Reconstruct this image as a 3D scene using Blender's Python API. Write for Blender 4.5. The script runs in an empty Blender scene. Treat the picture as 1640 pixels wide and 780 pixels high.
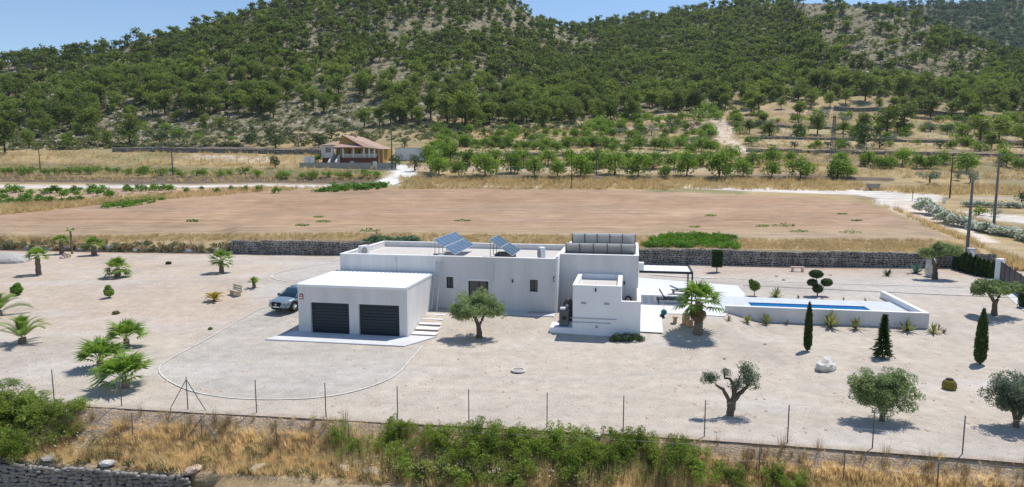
import bpy, bmesh, math, random
import numpy as np
from math import sin, cos, pi, radians, atan2, sqrt
random.seed(7); R0 = np.random.RandomState(11)
S = bpy.context.scene; COL = S.collection
# ------------------------------------------------------------------ camera, sky, sun, exposure
F_, H_ = 1040.0, 11.3
PITCH = math.atan(120 / F_)
cd = bpy.data.cameras.new('camera'); cam = bpy.data.objects.new('camera', cd); COL.objects.link(cam)
cam.location = (0, 0, H_); cam.rotation_euler = (pi / 2 - PITCH, 0, 0)
cd.sensor_width = 36; cd.lens = 36 * F_ / 1640; cd.clip_start = .1; cd.clip_end = 6000
S.camera = cam
SUN_AZ = atan2(.74, .67); SUN_EL = radians(64)
w = bpy.data.worlds.new('World'); S.world = w; w.use_nodes = True
nt = w.node_tree; bg = nt.nodes['Background']; sk = nt.nodes.new('ShaderNodeTexSky')
sk.sky_type = 'NISHITA'; sk.sun_disc = False; sk.sun_elevation = SUN_EL; sk.sun_rotation = SUN_AZ
sk.air_density = 1.0; sk.dust_density = .0; sk.ozone_density = 3.6; sk.altitude = 300
nt.links.new(sk.outputs[0], bg.inputs[0]); bg.inputs[1].default_value = .13
sl = bpy.data.lights.new('sun', 'SUN'); sl.energy = 4.3; sl.angle = radians(.5); sl.color = (1, .955, .89)
so = bpy.data.objects.new('sun', sl); COL.objects.link(so)
so.rotation_euler = (pi / 2 - SUN_EL, 0, pi - SUN_AZ); so.location = (0, 0, 60)
S.view_settings.view_transform = 'Standard'; S.view_settings.look = 'None'
S.view_settings.exposure = 0.13; S.view_settings.gamma = 1
S.render.engine = 'CYCLES'

# ------------------------------------------------------------------ survey helpers (photo point -> place on the ground)
cp, sp = cos(PITCH), sin(PITCH)
def ray(u, v):
    ww = -(np.asarray(v, float) - 390) / F_
    y = cp + ww * sp; z = ww * cp - sp
    return (np.asarray(u, float) - 820) / F_ / y, z / y
def flat(u, v, z=0.):
    t, e = ray(u, v); Y = (z - H_) / e
    return float(t * Y), float(Y)
O = flat(653, 541); TH = radians(10.5); CT, ST = cos(TH), sin(TH)
def loc(x, y):
    dx = x - O[0]; dy = y - O[1]
    return dx * CT - dy * ST, dx * ST + dy * CT
def wor(a, b): return O[0] + a * CT + b * ST, O[1] - a * ST + b * CT
def sstep(x): x = np.clip(x, 0, 1); return x * x * (3 - 2 * x)
def plot_h(x, y):
    a, b = loc(np.asarray(x, float), np.asarray(y, float))
    st = np.interp(a, [-12, -8, 0, 10, 21, 24], [-1, -1, .2, .8, 1.0, 4])
    ln = np.interp(a, [-12, -8, 0, 10, 21, 24], [15, 14, 4.2, 5, 5.5, 10])
    return .8 * sstep((b - st) / ln)
def G(u, v):
    z = 0.
    for i in range(12):
        x, y = flat(u, v, z); z = .5 * z + .5 * float(plot_h(x, y))
    return x, y, float(plot_h(x, y))

_rp = np.random.RandomState(5).permutation(4096); _rv = np.random.RandomState(6).rand(4096)
def vnoise(x, y):
    x = np.asarray(x, float); y = np.asarray(y, float)
    xi = np.floor(x).astype(int); yi = np.floor(y).astype(int); fx = sstep(x - xi); fy = sstep(y - yi)
    h = lambda i, j: _rv[_rp[(_rp[i & 4095] + j) & 4095]]
    return (h(xi, yi) * (1 - fx) + h(xi + 1, yi) * fx) * (1 - fy) + (h(xi, yi + 1) * (1 - fx) + h(xi + 1, yi + 1) * fx) * fy
def fbm(x, y, o=4):
    s = 0; a = .5; t = 0
    for i in range(o):
        s = s + a * vnoise(x * 2 ** i + 17 * i, y * 2 ** i + 31 * i); t += a; a *= .5
    return s / t
VB = ([-400, 0, 375, 545, 1030, 1240, 1540, 1640, 2040], [392, 401, 407, 409, 422, 427, 430, 434, 444])
VT = ([-400, 0, 355, 380, 545, 1030, 1240, 1480, 1590, 1640, 2040], [384, 393, 398, 385, 385, 397, 401, 405, 424, 430, 440])
VC = ([-400, -150, 0, 100, 200, 300, 350, 400, 430, 500, 600, 750, 820, 860, 900, 950, 1000, 1060, 1120, 1180, 1250, 1290, 1340, 1400, 1450, 1500, 1550, 1600, 1640, 1790, 2040],
      [150, 125, 108, 92, 72, 53, 38, 20, 10, -20, -45, -30, 0, 28, 46, 42, 36, 24, 13, 5, 6, 5, 6, 12, 26, 46, 70, 92, 100, 125, 150])
YC = ([-400, 0, 200, 430, 600, 800, 905, 1100, 1250, 1290, 1400, 1640, 2040], [360, 380, 400, 440, 480, 500, 540, 580, 540, 470, 430, 400, 380])
MIDK = [(350, 101), (320, 121), (305, 134), (297, 141), (287, 149), (283, 150.5), (266, 167), (262, 168.5), (250, 184), (246, 186), (235, 203), (231, 205), (222, 222)]
HLK = [(205, 241), (200, 245), (188, 255), (184, 258), (165, 275)]
HRK = [(205, 246), (200, 248), (188, 270), (184, 272), (165, 300)]
_ycache = {}
def wallY(u):
    us = np.arange(-400, 2060, 20)
    if 'w' not in _ycache:
        _ycache['w'] = (us, np.array([G(a, np.interp(a, *VB))[1] for a in us]))
    return np.interp(u, *_ycache['w'])
def knots(u):
    u = np.asarray(u, float)
    vs = [np.interp(u, *VB), np.interp(u, *VT)]; Yw = wallY(u); Ys = [Yw + .35, Yw + .75]
    r = sstep((u - 650) / 350.)
    for v, y in MIDK: vs.append(v + 0 * u); Ys.append(y + 0 * u)
    for (v, yl), (_, yr) in zip(HLK, HRK): vs.append(v + 0 * u); Ys.append(yl * (1 - r) + yr * r)
    vs.append(np.interp(u, *VC)); Ys.append(np.interp(u, *YC))
    return np.array(vs), np.array(Ys)
def nz(x, y):
    k = np.clip((y - 235) / 60., 0, 1) * np.clip(1 - (y - 420) / 160., .35, 1)
    m = np.clip((y - 84) / 8., 0, 1)
    return m * .35 * (fbm(x / 9, y / 9) - .5) + k * (13 * (fbm(x / 75, y / 75, 3) - .5) + 3.5 * (fbm(x / 16 + 9, y / 16) - .5))
def surf(u, v):
    u = np.atleast_1d(np.asarray(u, float)); v = np.atleast_1d(np.asarray(v, float))
    vs, Ys = knots(u); Y = Ys[0].copy()
    for k in range(len(vs) - 1):
        d = vs[k] - vs[k + 1]; d = np.where(d < .01, .01, d)
        f = (vs[k] - v) / d
        Y = np.where(f > 0, Ys[k] + np.clip(f, 0, 1) * (Ys[k + 1] - Ys[k]), Y)
    t, e = ray(u, v); X = t * Y
    return X, Y, H_ + e * Y + nz(X, Y)
def M(u, v):
    x, y, z = surf(u, v); return float(x[0]), float(y[0]), float(z[0])

# ------------------------------------------------------------------ mesh helpers
def npmesh(name, V, Fa, mat=None, smooth=False):
    me = bpy.data.meshes.new(name); V = np.asarray(V, np.float32); Fa = np.asarray(Fa, np.int32); k = Fa.shape[1]
    me.vertices.add(len(V)); me.vertices.foreach_set('co', V.ravel())
    me.loops.add(Fa.size); me.loops.foreach_set('vertex_index', Fa.ravel())
    me.polygons.add(len(Fa)); me.polygons.foreach_set('loop_start', np.arange(0, Fa.size, k, dtype=np.int32))
    me.polygons.foreach_set('loop_total', np.full(len(Fa), k, np.int32))
    if smooth: me.polygons.foreach_set('use_smooth', np.ones(len(Fa), bool))
    if mat: me.materials.append(mat)
    me.update(calc_edges=True); return me
def link(name, me, parent=None, loc=(0, 0, 0), rot=(0, 0, 0), scale=None):
    o = bpy.data.objects.new(name, me); COL.objects.link(o); o.location = loc; o.rotation_euler = rot
    if scale is not None: o.scale = scale
    if parent: o.parent = parent
    return o
def tag(o, label=None, cat=None, group=None, kind=None):
    if label: o['label'] = label
    if cat: o['category'] = cat
    if group: o['group'] = group
    if kind: o['kind'] = kind
    return o
def thing(name, label, cat, loc=(0, 0, 0), rz=0, group=None):
    return tag(link(name, None, None, loc, (0, 0, rz)), label, cat, group)
def copy_tree(o, loc=None, rz=None, label=None, scale=None, parent=None):
    c = o.copy(); COL.objects.link(c)
    if parent: c.parent = parent
    if loc is not None: c.location = loc
    if rz is not None: c.rotation_euler = (0, 0, rz)
    if label: c['label'] = label
    if scale is not None: c.scale = scale if hasattr(scale, '__len__') else (scale,) * 3
    for ch in list(o.children): copy_tree(ch, parent=c)
    return c
class MB:
    def __init__(s): s.v = []; s.f = []
    def add(s, V, Fs):
        n = len(s.v); s.v += [tuple(map(float, p)) for p in V]; s.f += [tuple(i + n for i in q) for q in Fs]; return s
    def box(s, x0, x1, y0, y1, z0, z1, rz=0, c=None):
        P = [(x, y, z) for z in (z0, z1) for (x, y) in ((x0, y0), (x1, y0), (x1, y1), (x0, y1))]
        if rz:
            cx, cy = c if c else ((x0 + x1) / 2, (y0 + y1) / 2)
            P = [(cx + (x - cx) * cos(rz) - (y - cy) * sin(rz), cy + (x - cx) * sin(rz) + (y - cy) * cos(rz), z) for x, y, z in P]
        return s.add(P, [(3, 2, 1, 0), (4, 5, 6, 7), (0, 1, 5, 4), (1, 2, 6, 5), (2, 3, 7, 6), (3, 0, 4, 7)])
    def bar(s, p, q, r, r2=None, n=6, cap=True):
        return s.tube([p, q], [r, r if r2 is None else r2], n, cap)
    def tube(s, P, Rr, n=7, cap=True):
        P = [np.array(p, float) for p in P]; V = []; m = len(P)
        for i in range(m):
            d = P[min(i + 1, m - 1)] - P[max(i - 1, 0)]; d = d / (np.linalg.norm(d) + 1e-9)
            a = np.cross(d, (0, 0, 1) if abs(d[2]) < .9 else (1, 0, 0)); a /= np.linalg.norm(a); b = np.cross(d, a)
            for k in range(n): V.append(P[i] + Rr[i] * (a * cos(2 * pi * k / n) + b * sin(2 * pi * k / n)))
        Fs = [(i * n + k, i * n + (k + 1) % n, (i + 1) * n + (k + 1) % n, (i + 1) * n + k) for i in range(m - 1) for k in range(n)]
        if cap: Fs += [tuple(range(n)), tuple(range((m - 1) * n, m * n))[::-1]]
        return s.add(V, Fs)
    def prism(s, poly, z0, z1):
        n = len(poly); return s.add([(x, y, z0) for x, y in poly] + [(x, y, z1) for x, y in poly],
            [tuple(range(n))[::-1], tuple(range(n, 2 * n))] + [(i, (i + 1) % n, (i + 1) % n + n, i + n) for i in range(n)])
    def build(s, name, mat, parent=None, smooth=False, loc=(0, 0, 0), rot=(0, 0, 0), bevel=0, recalc=True):
        me = bpy.data.meshes.new(name); me.from_pydata(s.v, [], s.f)
        if recalc or bevel:
            bm = bmesh.new(); bm.from_mesh(me); bmesh.ops.recalc_face_normals(bm, faces=bm.faces)
            if bevel: bmesh.ops.bevel(bm, geom=bm.edges[:], offset=bevel, segments=1, affect='EDGES', profile=.7)
            bm.to_mesh(me); bm.free()
        if smooth: me.polygons.foreach_set('use_smooth', [True] * len(me.polygons))
        if mat: me.materials.append(mat)
        return link(name, me, parent, loc, rot)
def lump(r, seed, sub=2, amp=.25, sq=(1, 1, 1)):
    bm = bmesh.new(); bmesh.ops.create_icosphere(bm, subdivisions=sub, radius=1); rr = random.Random(seed); k = [rr.uniform(0, 9) for _ in range(6)]
    for v in bm.verts:
        c = v.co; n = sin(c.x * 2.3 + k[0]) * sin(c.y * 2.7 + k[1]) + .6 * sin(c.z * 4 + k[2] + c.x * 3) + .4 * sin(c.y * 6 + k[3])
        v.co = c * r * (1 + amp * n * .6 + rr.uniform(-.3, .3) * amp)
        v.co.x *= sq[0]; v.co.y *= sq[1]; v.co.z *= sq[2]
    me = bpy.data.meshes.new('lump'); bm.to_mesh(me); bm.free(); return me

# ------------------------------------------------------------------ materials
def mat(name, col, rough=.85, var=.0, scale=3., metal=0., bump=0., bscale=40., col2=None, spec=.3, coord='Object', detail=6, stretch=None):
    m = bpy.data.materials.new(name); m.use_nodes = True; t = m.node_tree; b = t.nodes['Principled BSDF']
    b.inputs['Base Color'].default_value = (*col, 1); b.inputs['Roughness'].default_value = rough
    b.inputs['Metallic'].default_value = metal; b.inputs['Specular IOR Level'].default_value = spec
    tc = t.nodes.new('ShaderNodeTexCoord'); mp = t.nodes.new('ShaderNodeMapping'); t.links.new(tc.outputs[coord], mp.inputs[0])
    if stretch: mp.inputs['Scale'].default_value = stretch
    if var or col2:
        n = t.nodes.new('ShaderNodeTexNoise'); n.inputs['Scale'].default_value = scale; n.inputs['Detail'].default_value = detail; n.inputs['Roughness'].default_value = .65
        t.links.new(mp.outputs[0], n.inputs[0]); r = t.nodes.new('ShaderNodeValToRGB'); t.links.new(n.outputs[0], r.inputs[0])
        c2 = col2 if col2 else tuple(max(0, c * (1 - var)) for c in col); c1 = col if col2 else tuple(min(1, c * (1 + var)) for c in col)
        r.color_ramp.elements[0].position = .33; r.color_ramp.elements[0].color = (*c2, 1)
        r.color_ramp.elements[1].position = .67; r.color_ramp.elements[1].color = (*c1, 1)
        t.links.new(r.outputs[0], b.inputs['Base Color'])
    if bump:
        n = t.nodes.new('ShaderNodeTexNoise'); n.inputs['Scale'].default_value = bscale; n.inputs['Detail'].default_value = 4
        t.links.new(mp.outputs[0], n.inputs[0]); bp = t.nodes.new('ShaderNodeBump'); bp.inputs['Strength'].default_value = bump; bp.inputs['Distance'].default_value = .05
        t.links.new(n.outputs[0], bp.inputs['Height']); t.links.new(bp.outputs[0], b.inputs['Normal'])
    return m
def leafmat(name, dark, light, trans=.3, pscale=.12, tip=None):
    """leaf colour varies leaf by leaf and from plant to plant"""
    m = bpy.data.materials.new(name); m.use_nodes = True; t = m.node_tree; N = t.nodes; Lk = t.links.new
    N.remove(N['Principled BSDF']); out = N['Material Output']
    geo = N.new('ShaderNodeNewGeometry'); oi = N.new('ShaderNodeObjectInfo')
    no = N.new('ShaderNodeTexNoise'); no.inputs['Scale'].default_value = pscale; no.inputs['Detail'].default_value = 3; Lk(geo.outputs['Position'], no.inputs[0])
    a = N.new('ShaderNodeMath'); a.operation = 'MULTIPLY_ADD'; Lk(geo.outputs['Random Per Island'], a.inputs[0]); a.inputs[1].default_value = .55
    b = N.new('ShaderNodeMath'); b.operation = 'MULTIPLY_ADD'; Lk(no.outputs[0], b.inputs[0]); b.inputs[1].default_value = 1.0; b.inputs[2].default_value = -.35
    c = N.new('ShaderNodeMath'); c.operation = 'MULTIPLY_ADD'; Lk(oi.outputs['Random'], c.inputs[0]); c.inputs[1].default_value = .3; Lk(b.outputs[0], c.inputs[2])
    Lk(c.outputs[0], a.inputs[2]); r = N.new('ShaderNodeValToRGB'); Lk(a.outputs[0], r.inputs[0])
    r.color_ramp.elements[0].position = .1; r.color_ramp.elements[0].color = (*dark, 1); r.color_ramp.elements[1].position = .95; r.color_ramp.elements[1].color = (*light, 1)
    if tip: e = r.color_ramp.elements.new(.999); e.color = (*tip, 1)
    d = N.new('ShaderNodeBsdfPrincipled'); d.inputs['Roughness'].default_value = .6; d.inputs['Specular IOR Level'].default_value = .25; Lk(r.outputs[0], d.inputs['Base Color'])
    tr = N.new('ShaderNodeBsdfTranslucent'); hs = N.new('ShaderNodeHueSaturation'); hs.inputs['Value'].default_value = 1.4; hs.inputs['Saturation'].default_value = 1.1
    Lk(r.outputs[0], hs.inputs['Color']); Lk(hs.outputs[0], tr.inputs[0])
    mx = N.new('ShaderNodeMixShader'); mx.inputs[0].default_value = trans; Lk(d.outputs[0], mx.inputs[1]); Lk(tr.outputs[0], mx.inputs[2]); Lk(mx.outputs[0], out.inputs[0])
    return m
def groundmat(name, fine=.28, fs=2.5, mid=.18, ms=.25, bump=.5, bs=6., speck=0., stretch=None, patch=None, furrow=0):
    """ground cover colour from the surveyed 'Col' attribute, broken up by grain"""
    m = bpy.data.materials.new(name); m.use_nodes = True; t = m.node_tree; N = t.nodes; Lk = t.links.new; b = N['Principled BSDF']
    b.inputs['Roughness'].default_value = .95; b.inputs['Specular IOR Level'].default_value = .15
    at = N.new('ShaderNodeAttribute'); at.attribute_name = 'Col'; geo = N.new('ShaderNodeNewGeometry')
    mp = N.new('ShaderNodeMapping'); Lk(geo.outputs['Position'], mp.inputs[0])
    if stretch: mp.inputs['Scale'].default_value = stretch
    col = at.outputs['Color']
    if patch:
        n = N.new('ShaderNodeTexNoise'); n.inputs['Scale'].default_value = patch[0]; n.inputs['Detail'].default_value = 8; n.inputs['Roughness'].default_value = .75; Lk(geo.outputs['Position'], n.inputs[0])
        mr = N.new('ShaderNodeMapRange'); mr.inputs[1].default_value = patch[1]; mr.inputs[2].default_value = patch[2]; Lk(n.outputs[0], mr.inputs[0])
        mm = N.new('ShaderNodeMath'); mm.operation = 'MULTIPLY'; Lk(mr.outputs[0], mm.inputs[0]); Lk(at.outputs['Alpha'], mm.inputs[1])
        mx = N.new('ShaderNodeMix'); mx.data_type = 'RGBA'; Lk(mm.outputs[0], mx.inputs[0]); Lk(col, mx.inputs[6]); mx.inputs[7].default_value = (*patch[3], 1); col = mx.outputs[2]
    lay = [(mid, ms, geo.outputs['Position']), (fine, fs, mp.outputs[0])]
    if furrow:
        m2 = N.new('ShaderNodeMapping'); Lk(geo.outputs['Position'], m2.inputs[0]); m2.inputs['Scale'].default_value = (.03, 1, .2); m2.inputs['Rotation'].default_value = (0, 0, -.06); lay.append((furrow, 1.1, m2.outputs[0]))
        m3 = N.new('ShaderNodeMapping'); Lk(geo.outputs['Position'], m3.inputs[0]); m3.inputs['Scale'].default_value = (1, 1, 1); lay.append((furrow * .8, 5., m3.outputs[0]))
    for amp, sc, src in lay:
        n = N.new('ShaderNodeTexNoise'); n.inputs['Scale'].default_value = sc; n.inputs['Detail'].default_value = 7; n.inputs['Roughness'].default_value = .72; Lk(src, n.inputs[0])
        mr = N.new('ShaderNodeMapRange'); mr.inputs[1].default_value = .3; mr.inputs[2].default_value = .7; mr.inputs[3].default_value = 1 - amp; mr.inputs[4].default_value = 1 + amp; Lk(n.outputs[0], mr.inputs[0])
        vm = N.new('ShaderNodeVectorMath'); vm.operation = 'SCALE'; Lk(col, vm.inputs[0]); Lk(mr.outputs[0], vm.inputs['Scale']); col = vm.outputs[0]
    if speck:
        n = N.new('ShaderNodeTexVoronoi'); n.inputs['Scale'].default_value = 2.2; Lk(geo.outputs['Position'], n.inputs[0])
        mr = N.new('ShaderNodeMapRange'); mr.inputs[1].default_value = .07; mr.inputs[2].default_value = .16; mr.inputs[3].default_value = 1 - speck; mr.inputs[4].default_value = 1; Lk(n.outputs['Distance'], mr.inputs[0])
        vm = N.new('ShaderNodeVectorMath'); vm.operation = 'SCALE'; Lk(col, vm.inputs[0]); Lk(mr.outputs[0], vm.inputs['Scale']); col = vm.outputs[0]
    Lk(col, b.inputs['Base Color'])
    if bump:
        n = N.new('ShaderNodeTexNoise'); n.inputs['Scale'].default_value = bs; n.inputs['Detail'].default_value = 6; Lk(mp.outputs[0], n.inputs[0])
        bp = N.new('ShaderNodeBump'); bp.inputs['Strength'].default_value = bump; bp.inputs['Distance'].default_value = .15; Lk(n.outputs[0], bp.inputs['Height']); Lk(bp.outputs[0], b.inputs['Normal'])
    return m
W_ = {}
W_['plaster'] = mat('plaster', (.74, .725, .705), .9, .06, 1.1, bump=.08, col2=(.63, .615, .595), stretch=(1, 1, .22))
W_['plaster2'] = mat('bright_plaster', (.82, .83, .84), .9, .05, .5, bump=.06)
W_['whitesheet'] = mat('white_sheet', (.82, .83, .84), .45, .03, 1.)
W_['coping'] = mat('coping', (.80, .79, .77), .8, .05, 2)
W_['roofgravel'] = mat('roof_gravel', (.56, .52, .48), .95, .18, 6, bump=.3)
W_['conc'] = mat('concrete', (.60, .60, .60), .9, .08, .8, bump=.1)
W_['tile'] = mat('terrace_tile', (.66, .66, .66), .6, .05, .7)
W_['brickred'] = mat('step_edge', (.30, .19, .15), .9, .2, 5)
W_['anth'] = mat('anthracite', (.018, .032, .042), .42, .12, 3)
W_['dark'] = mat('dark_metal', (.03, .032, .036), .5)
W_['grey'] = mat('galvanised', (.30, .31, .32), .5, .15, 8, metal=.3)
W_['postgrey'] = mat('weathered_post', (.13, .125, .12), .7, .2, 8)
W_['lgrey'] = mat('light_grey', (.50, .52, .53), .6, .05, 4)
W_['white'] = mat('white_paint', (.80, .80, .80), .5)
W_['alu'] = mat('aluminium', (.62, .63, .64), .35, metal=.6)
W_['glass'] = mat('window_glass', (.02, .035, .04), .06, spec=.8)
W_['lgl'] = mat('dim_curtain', (.10, .12, .12), .5)
W_['red'] = mat('red_sign', (.32, .05, .045), .6)
W_['cell'] = mat('solar_cell', (.075, .125, .19), .22, .25, 1.2, spec=1.0)  # cell blue made paler: reflected sky is put into the base colour
W_['stone'] = mat('grey_stone', (.43, .41, .375), .95, .0, 1.1, bump=.4, bscale=9, col2=(.17, .16, .145), coord='Object')
W_['stoned'] = mat('wall_core', (.05, .045, .04), .95, .3, 3)
W_['rockw'] = mat('white_rock', (.74, .71, .66), .95, .0, 2.2, bump=.8, bscale=6, col2=(.50, .46, .41))
W_['rockp'] = mat('pink_rock', (.52, .40, .32), .95, .2, 3, bump=.8, bscale=6)
W_['bark'] = mat('bark', (.14, .105, .075), .95, .35, 7, bump=.8, bscale=14)
W_['barkd'] = mat('dark_bark', (.06, .048, .038), .95, .3, 5)
W_['palmbark'] = mat('palm_bark', (.20, .16, .125), .95, .35, 12, bump=.9, bscale=18)
W_['wood'] = mat('cut_wood', (.50, .33, .19), .85, .2, 6)
W_['benchst'] = mat('cast_stone', (.55, .48, .36), .9, .12, 6)
W_['terra'] = mat('terracotta_tiles', (.42, .285, .225), .85, .25, 2.5)
W_['ochre'] = mat('ochre_wall', (.46, .28, .075), .9, .1, 2)
W_['maroon'] = mat('maroon_base', (.17, .06, .045), .9, .15, 2)
W_['farwhite'] = mat('far_render', (.68, .66, .62), .9, .08, .6)
W_['blockwall'] = mat('block_wall', (.38, .355, .32), .95, .15, 1.5)
W_['edging'] = mat('edging_stone', (.60, .57, .52), .9, .18, 2)
W_['teal'] = mat('teal_plastic', (.01, .12, .13), .4)
W_['poleC'] = mat('concrete_pole', (.16, .165, .17), .85, .15, 3)
W_['poleW'] = mat('wood_pole', (.085, .04, .03), .9, .2, 5)
L_ = {}
L_['pine'] = leafmat('pine_needles', (.038, .062, .015), (.255, .325, .070), .42, .045)
L_['pinefar'] = leafmat('far_pine_needles', (.035, .064, .034), (.16, .235, .10), .35, .03)
L_['scrub'] = leafmat('scrub_leaves', (.07, .085, .035), (.23, .25, .11), .3, .06)
L_['olive'] = leafmat('olive_leaves', (.085, .13, .045), (.35, .43, .20), .42, .5)
L_['olivegrey'] = leafmat('grey_olive_leaves', (.070, .10, .065), (.25, .30, .20), .35, .3)
L_['almond'] = leafmat('almond_leaves', (.055, .105, .016), (.27, .39, .075), .42, .08)
L_['dark'] = leafmat('evergreen_leaves', (.016, .036, .012), (.075, .13, .035), .25, .3)
L_['vine'] = leafmat('vine_leaves', (.04, .10, .012), (.19, .35, .050), .4, .15)
L_['bramble'] = leafmat('bramble_leaves', (.06, .10, .016), (.31, .40, .075), .42, 1.6)
L_['palm'] = leafmat('palm_leaf', (.05, .11, .015), (.26, .38, .075), .35, .8)
L_['deadpalm'] = leafmat('dead_frond', (.10, .07, .04), (.24, .17, .10), .3, .8)
L_['yellowpalm'] = leafmat('yellow_frond', (.22, .17, .02), (.50, .36, .05), .3, .8)
L_['straw'] = leafmat('dry_grass', (.30, .22, .11), (.66, .52, .28), .45, .25)
L_['straw2'] = leafmat('bank_grass', (.42, .32, .17), (.85, .70, .42), .55, .8)
L_['agave'] = leafmat('agave_leaf', (.09, .12, .03), (.33, .33, .12), .2, .9)
L_['blueag'] = leafmat('blue_agave_leaf', (.05, .10, .08), (.15, .24, .19), .2, .9)
L_['flower'] = leafmat('white_petals', (.55, .55, .50), (.85, .85, .80), .3, .9)
L_['yflower'] = leafmat('yellow_petals', (.55, .50, .15), (.80, .76, .40), .3, .9)

# ------------------------------------------------------------------ ground cover survey
def inpoly(u, v, P):
    u = np.asarray(u); v = np.asarray(v); r = np.zeros(u.shape, bool); n = len(P); j = n - 1
    for i in range(n):
        xi, yi = P[i]; xj, yj = P[j]
        c = ((yi > v) != (yj > v)) & (u < (xj - xi) * (v - yi) / (yj - yi + 1e-12) + xi)
        r ^= c; j = i
    return r
def pathdist(u, v, P, asp=4.):
    """distance to a surveyed line, vertical picture steps counted asp times (ground seen at a slant)"""
    d = np.full(np.shape(u), 1e9)
    for (x0, y0), (x1, y1) in zip(P[:-1], P[1:]):
        dx, dy = x1 - x0, (y1 - y0) * asp; px, py = u - x0, (v - y0) * asp
        t = np.clip((px * dx + py * dy) / (dx * dx + dy * dy + 1e-9), 0, 1)
        d = np.minimum(d, np.hypot(px - t * dx, py - t * dy))
    return d
GRAVEL = (.50, .437, .362); DRIVE = (.465, .425, .37); PINKSAND = (.495, .39, .30); FIELD = (.375, .248, .158); DRY = (.39, .295, .155)
DARKSOIL = (.15, .115, .085); PATHC = (.62, .54, .45); ROCKY = (.275, .235, .17); WHITEG = (.62, .57, .51); SOIL = (.44, .31, .215); DRYG = (.24, .22, .11)
def setcol(me, C):
    a = me.color_attributes.new('Col', 'FLOAT_COLOR', 'POINT'); a.data.foreach_set('color', np.asarray(C, np.float32).ravel())
def gridfaces(nr, nc):
    i = np.arange(nr - 1)[:, None] * nc + np.arange(nc - 1)[None, :]
    return np.stack([i, i + 1, i + nc + 1, i + nc], -1).reshape(-1, 4)

# --- plot: one sheet of pale gravel from the front fence to the back wall
FB = ([-400, 87, 195, 301, 522, 751, 998, 1262, 1543, 2040], [612, 643, 650, 656, 667, 679, 691, 708, 728, 764])
us = np.arange(-400, 2041, 6.); nr = 150
rows = []; cols = []
RING = [(470, 497), (425, 490), (400, 503), (330, 545), (262, 580), (252, 594), (270, 612), (310, 629), (370, 639), (440, 641), (520, 637), (580, 625), (632, 605), (655, 580), (676, 555)]
DRIV = RING[1:] + [(560, 560), (485, 520), (480, 480)]
LANE = [(430, 470), (520, 425), (700, 430), (1030, 452), (1250, 460), (1400, 462), (1560, 463), (1700, 466)]
for k in range(nr):
    f = (k / (nr - 1)) ** 1.0
    vb = np.interp(us, *VB); vf = np.interp(us, *FB)
    yn = np.array([flat(a, b)[1] for a, b in zip(us, vf)]) - .35; yf = wallY(us) + .45
    Y = yn + (yf - yn) * f
    # azimuth kept; height from the plot's own shape
    v = None; t = (us - 820) / F_ / (cp + sp * (-(np.interp(f, [0, 1], [680, 415]) - 390) / F_))
    X = t * Y; Z = plot_h(X, Y) + .05 * (fbm(X / 3, Y / 3, 3) - .5)
    rows.append(np.stack([X, Y, Z], -1))
Vp = np.concatenate(rows); x, y, z = Vp.T
d = y * cp - (z - H_) * sp; uu = 820 + F_ * x / d; vv = 390 - F_ * (y * sp + (z - H_) * cp) / d
C = np.ones((len(Vp), 4)); C[:, 3] = 0; C[:, :3] = GRAVEL
def blend(C, m, col): m = np.clip(m, 0, 1)[:, None]; C[:, :3] = C[:, :3] * (1 - m) + np.array(col) * m
lft = sstep((560 - uu) / 300) * sstep((560 - vv) / 60)
blend(C, lft * (.35 + .65 * fbm(x / 7, y / 7, 3)), PINKSAND)
blend(C, .9 * inpoly(uu, vv, DRIV), DRIVE)
blend(C, np.clip(1.3 - pathdist(uu, vv, LANE, 3) / 38, 0, 1) * .9, (.48, .445, .40))
for TP in ([(440, 505), (350, 560), (310, 590), (350, 615), (450, 620), (560, 600), (620, 572)], [(450, 512), (370, 562), (340, 588), (380, 604), (460, 607), (550, 590), (600, 570)], [(500, 560), (400, 575), (330, 570), (300, 580)], [(1030, 455), (1250, 464), (1560, 468)], [(1030, 448), (1250, 456), (1560, 459)], [(455, 480), (470, 455), (520, 436), (560, 430)], [(600, 575), (700, 600), (900, 610), (1150, 590)]):
    blend(C, np.clip(1.1 - pathdist(uu, vv, TP, 3) / 9, 0, 1) * (.35 + .4 * fbm(x, y)), (.40, .365, .325))
blend(C, sstep((uu - 1090) / 80) * sstep((447 - vv) / 10) * .8, (.47, .37, .30))
blend(C, np.clip((fbm(x / 5 + 3, y / 5, 4) - .55) * 5, 0, 1) * .5, (.38, .33, .29))
blend(C, np.clip((fbm(x / 12 + 30, y / 3, 4) - .56) * 6, 0, 1) * .45, (.53, .49, .455))
fz = (fbm(x / 2.5, y / 2.5) - .5) * 1.6
yfl = np.interp(uu, us, rows[0][:, 1])
blend(C, np.clip(1.0 - (y - yfl) / .45 + fz * .3, 0, 1) * .7, (.45, .35, .25))
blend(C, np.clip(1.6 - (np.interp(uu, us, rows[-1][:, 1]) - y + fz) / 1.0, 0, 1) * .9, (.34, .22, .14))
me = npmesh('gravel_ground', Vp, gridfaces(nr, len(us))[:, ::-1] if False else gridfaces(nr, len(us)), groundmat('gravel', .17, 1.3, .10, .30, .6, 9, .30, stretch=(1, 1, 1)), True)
setcol(me, C); tag(link('gravel_ground', me), kind='structure')
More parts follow.
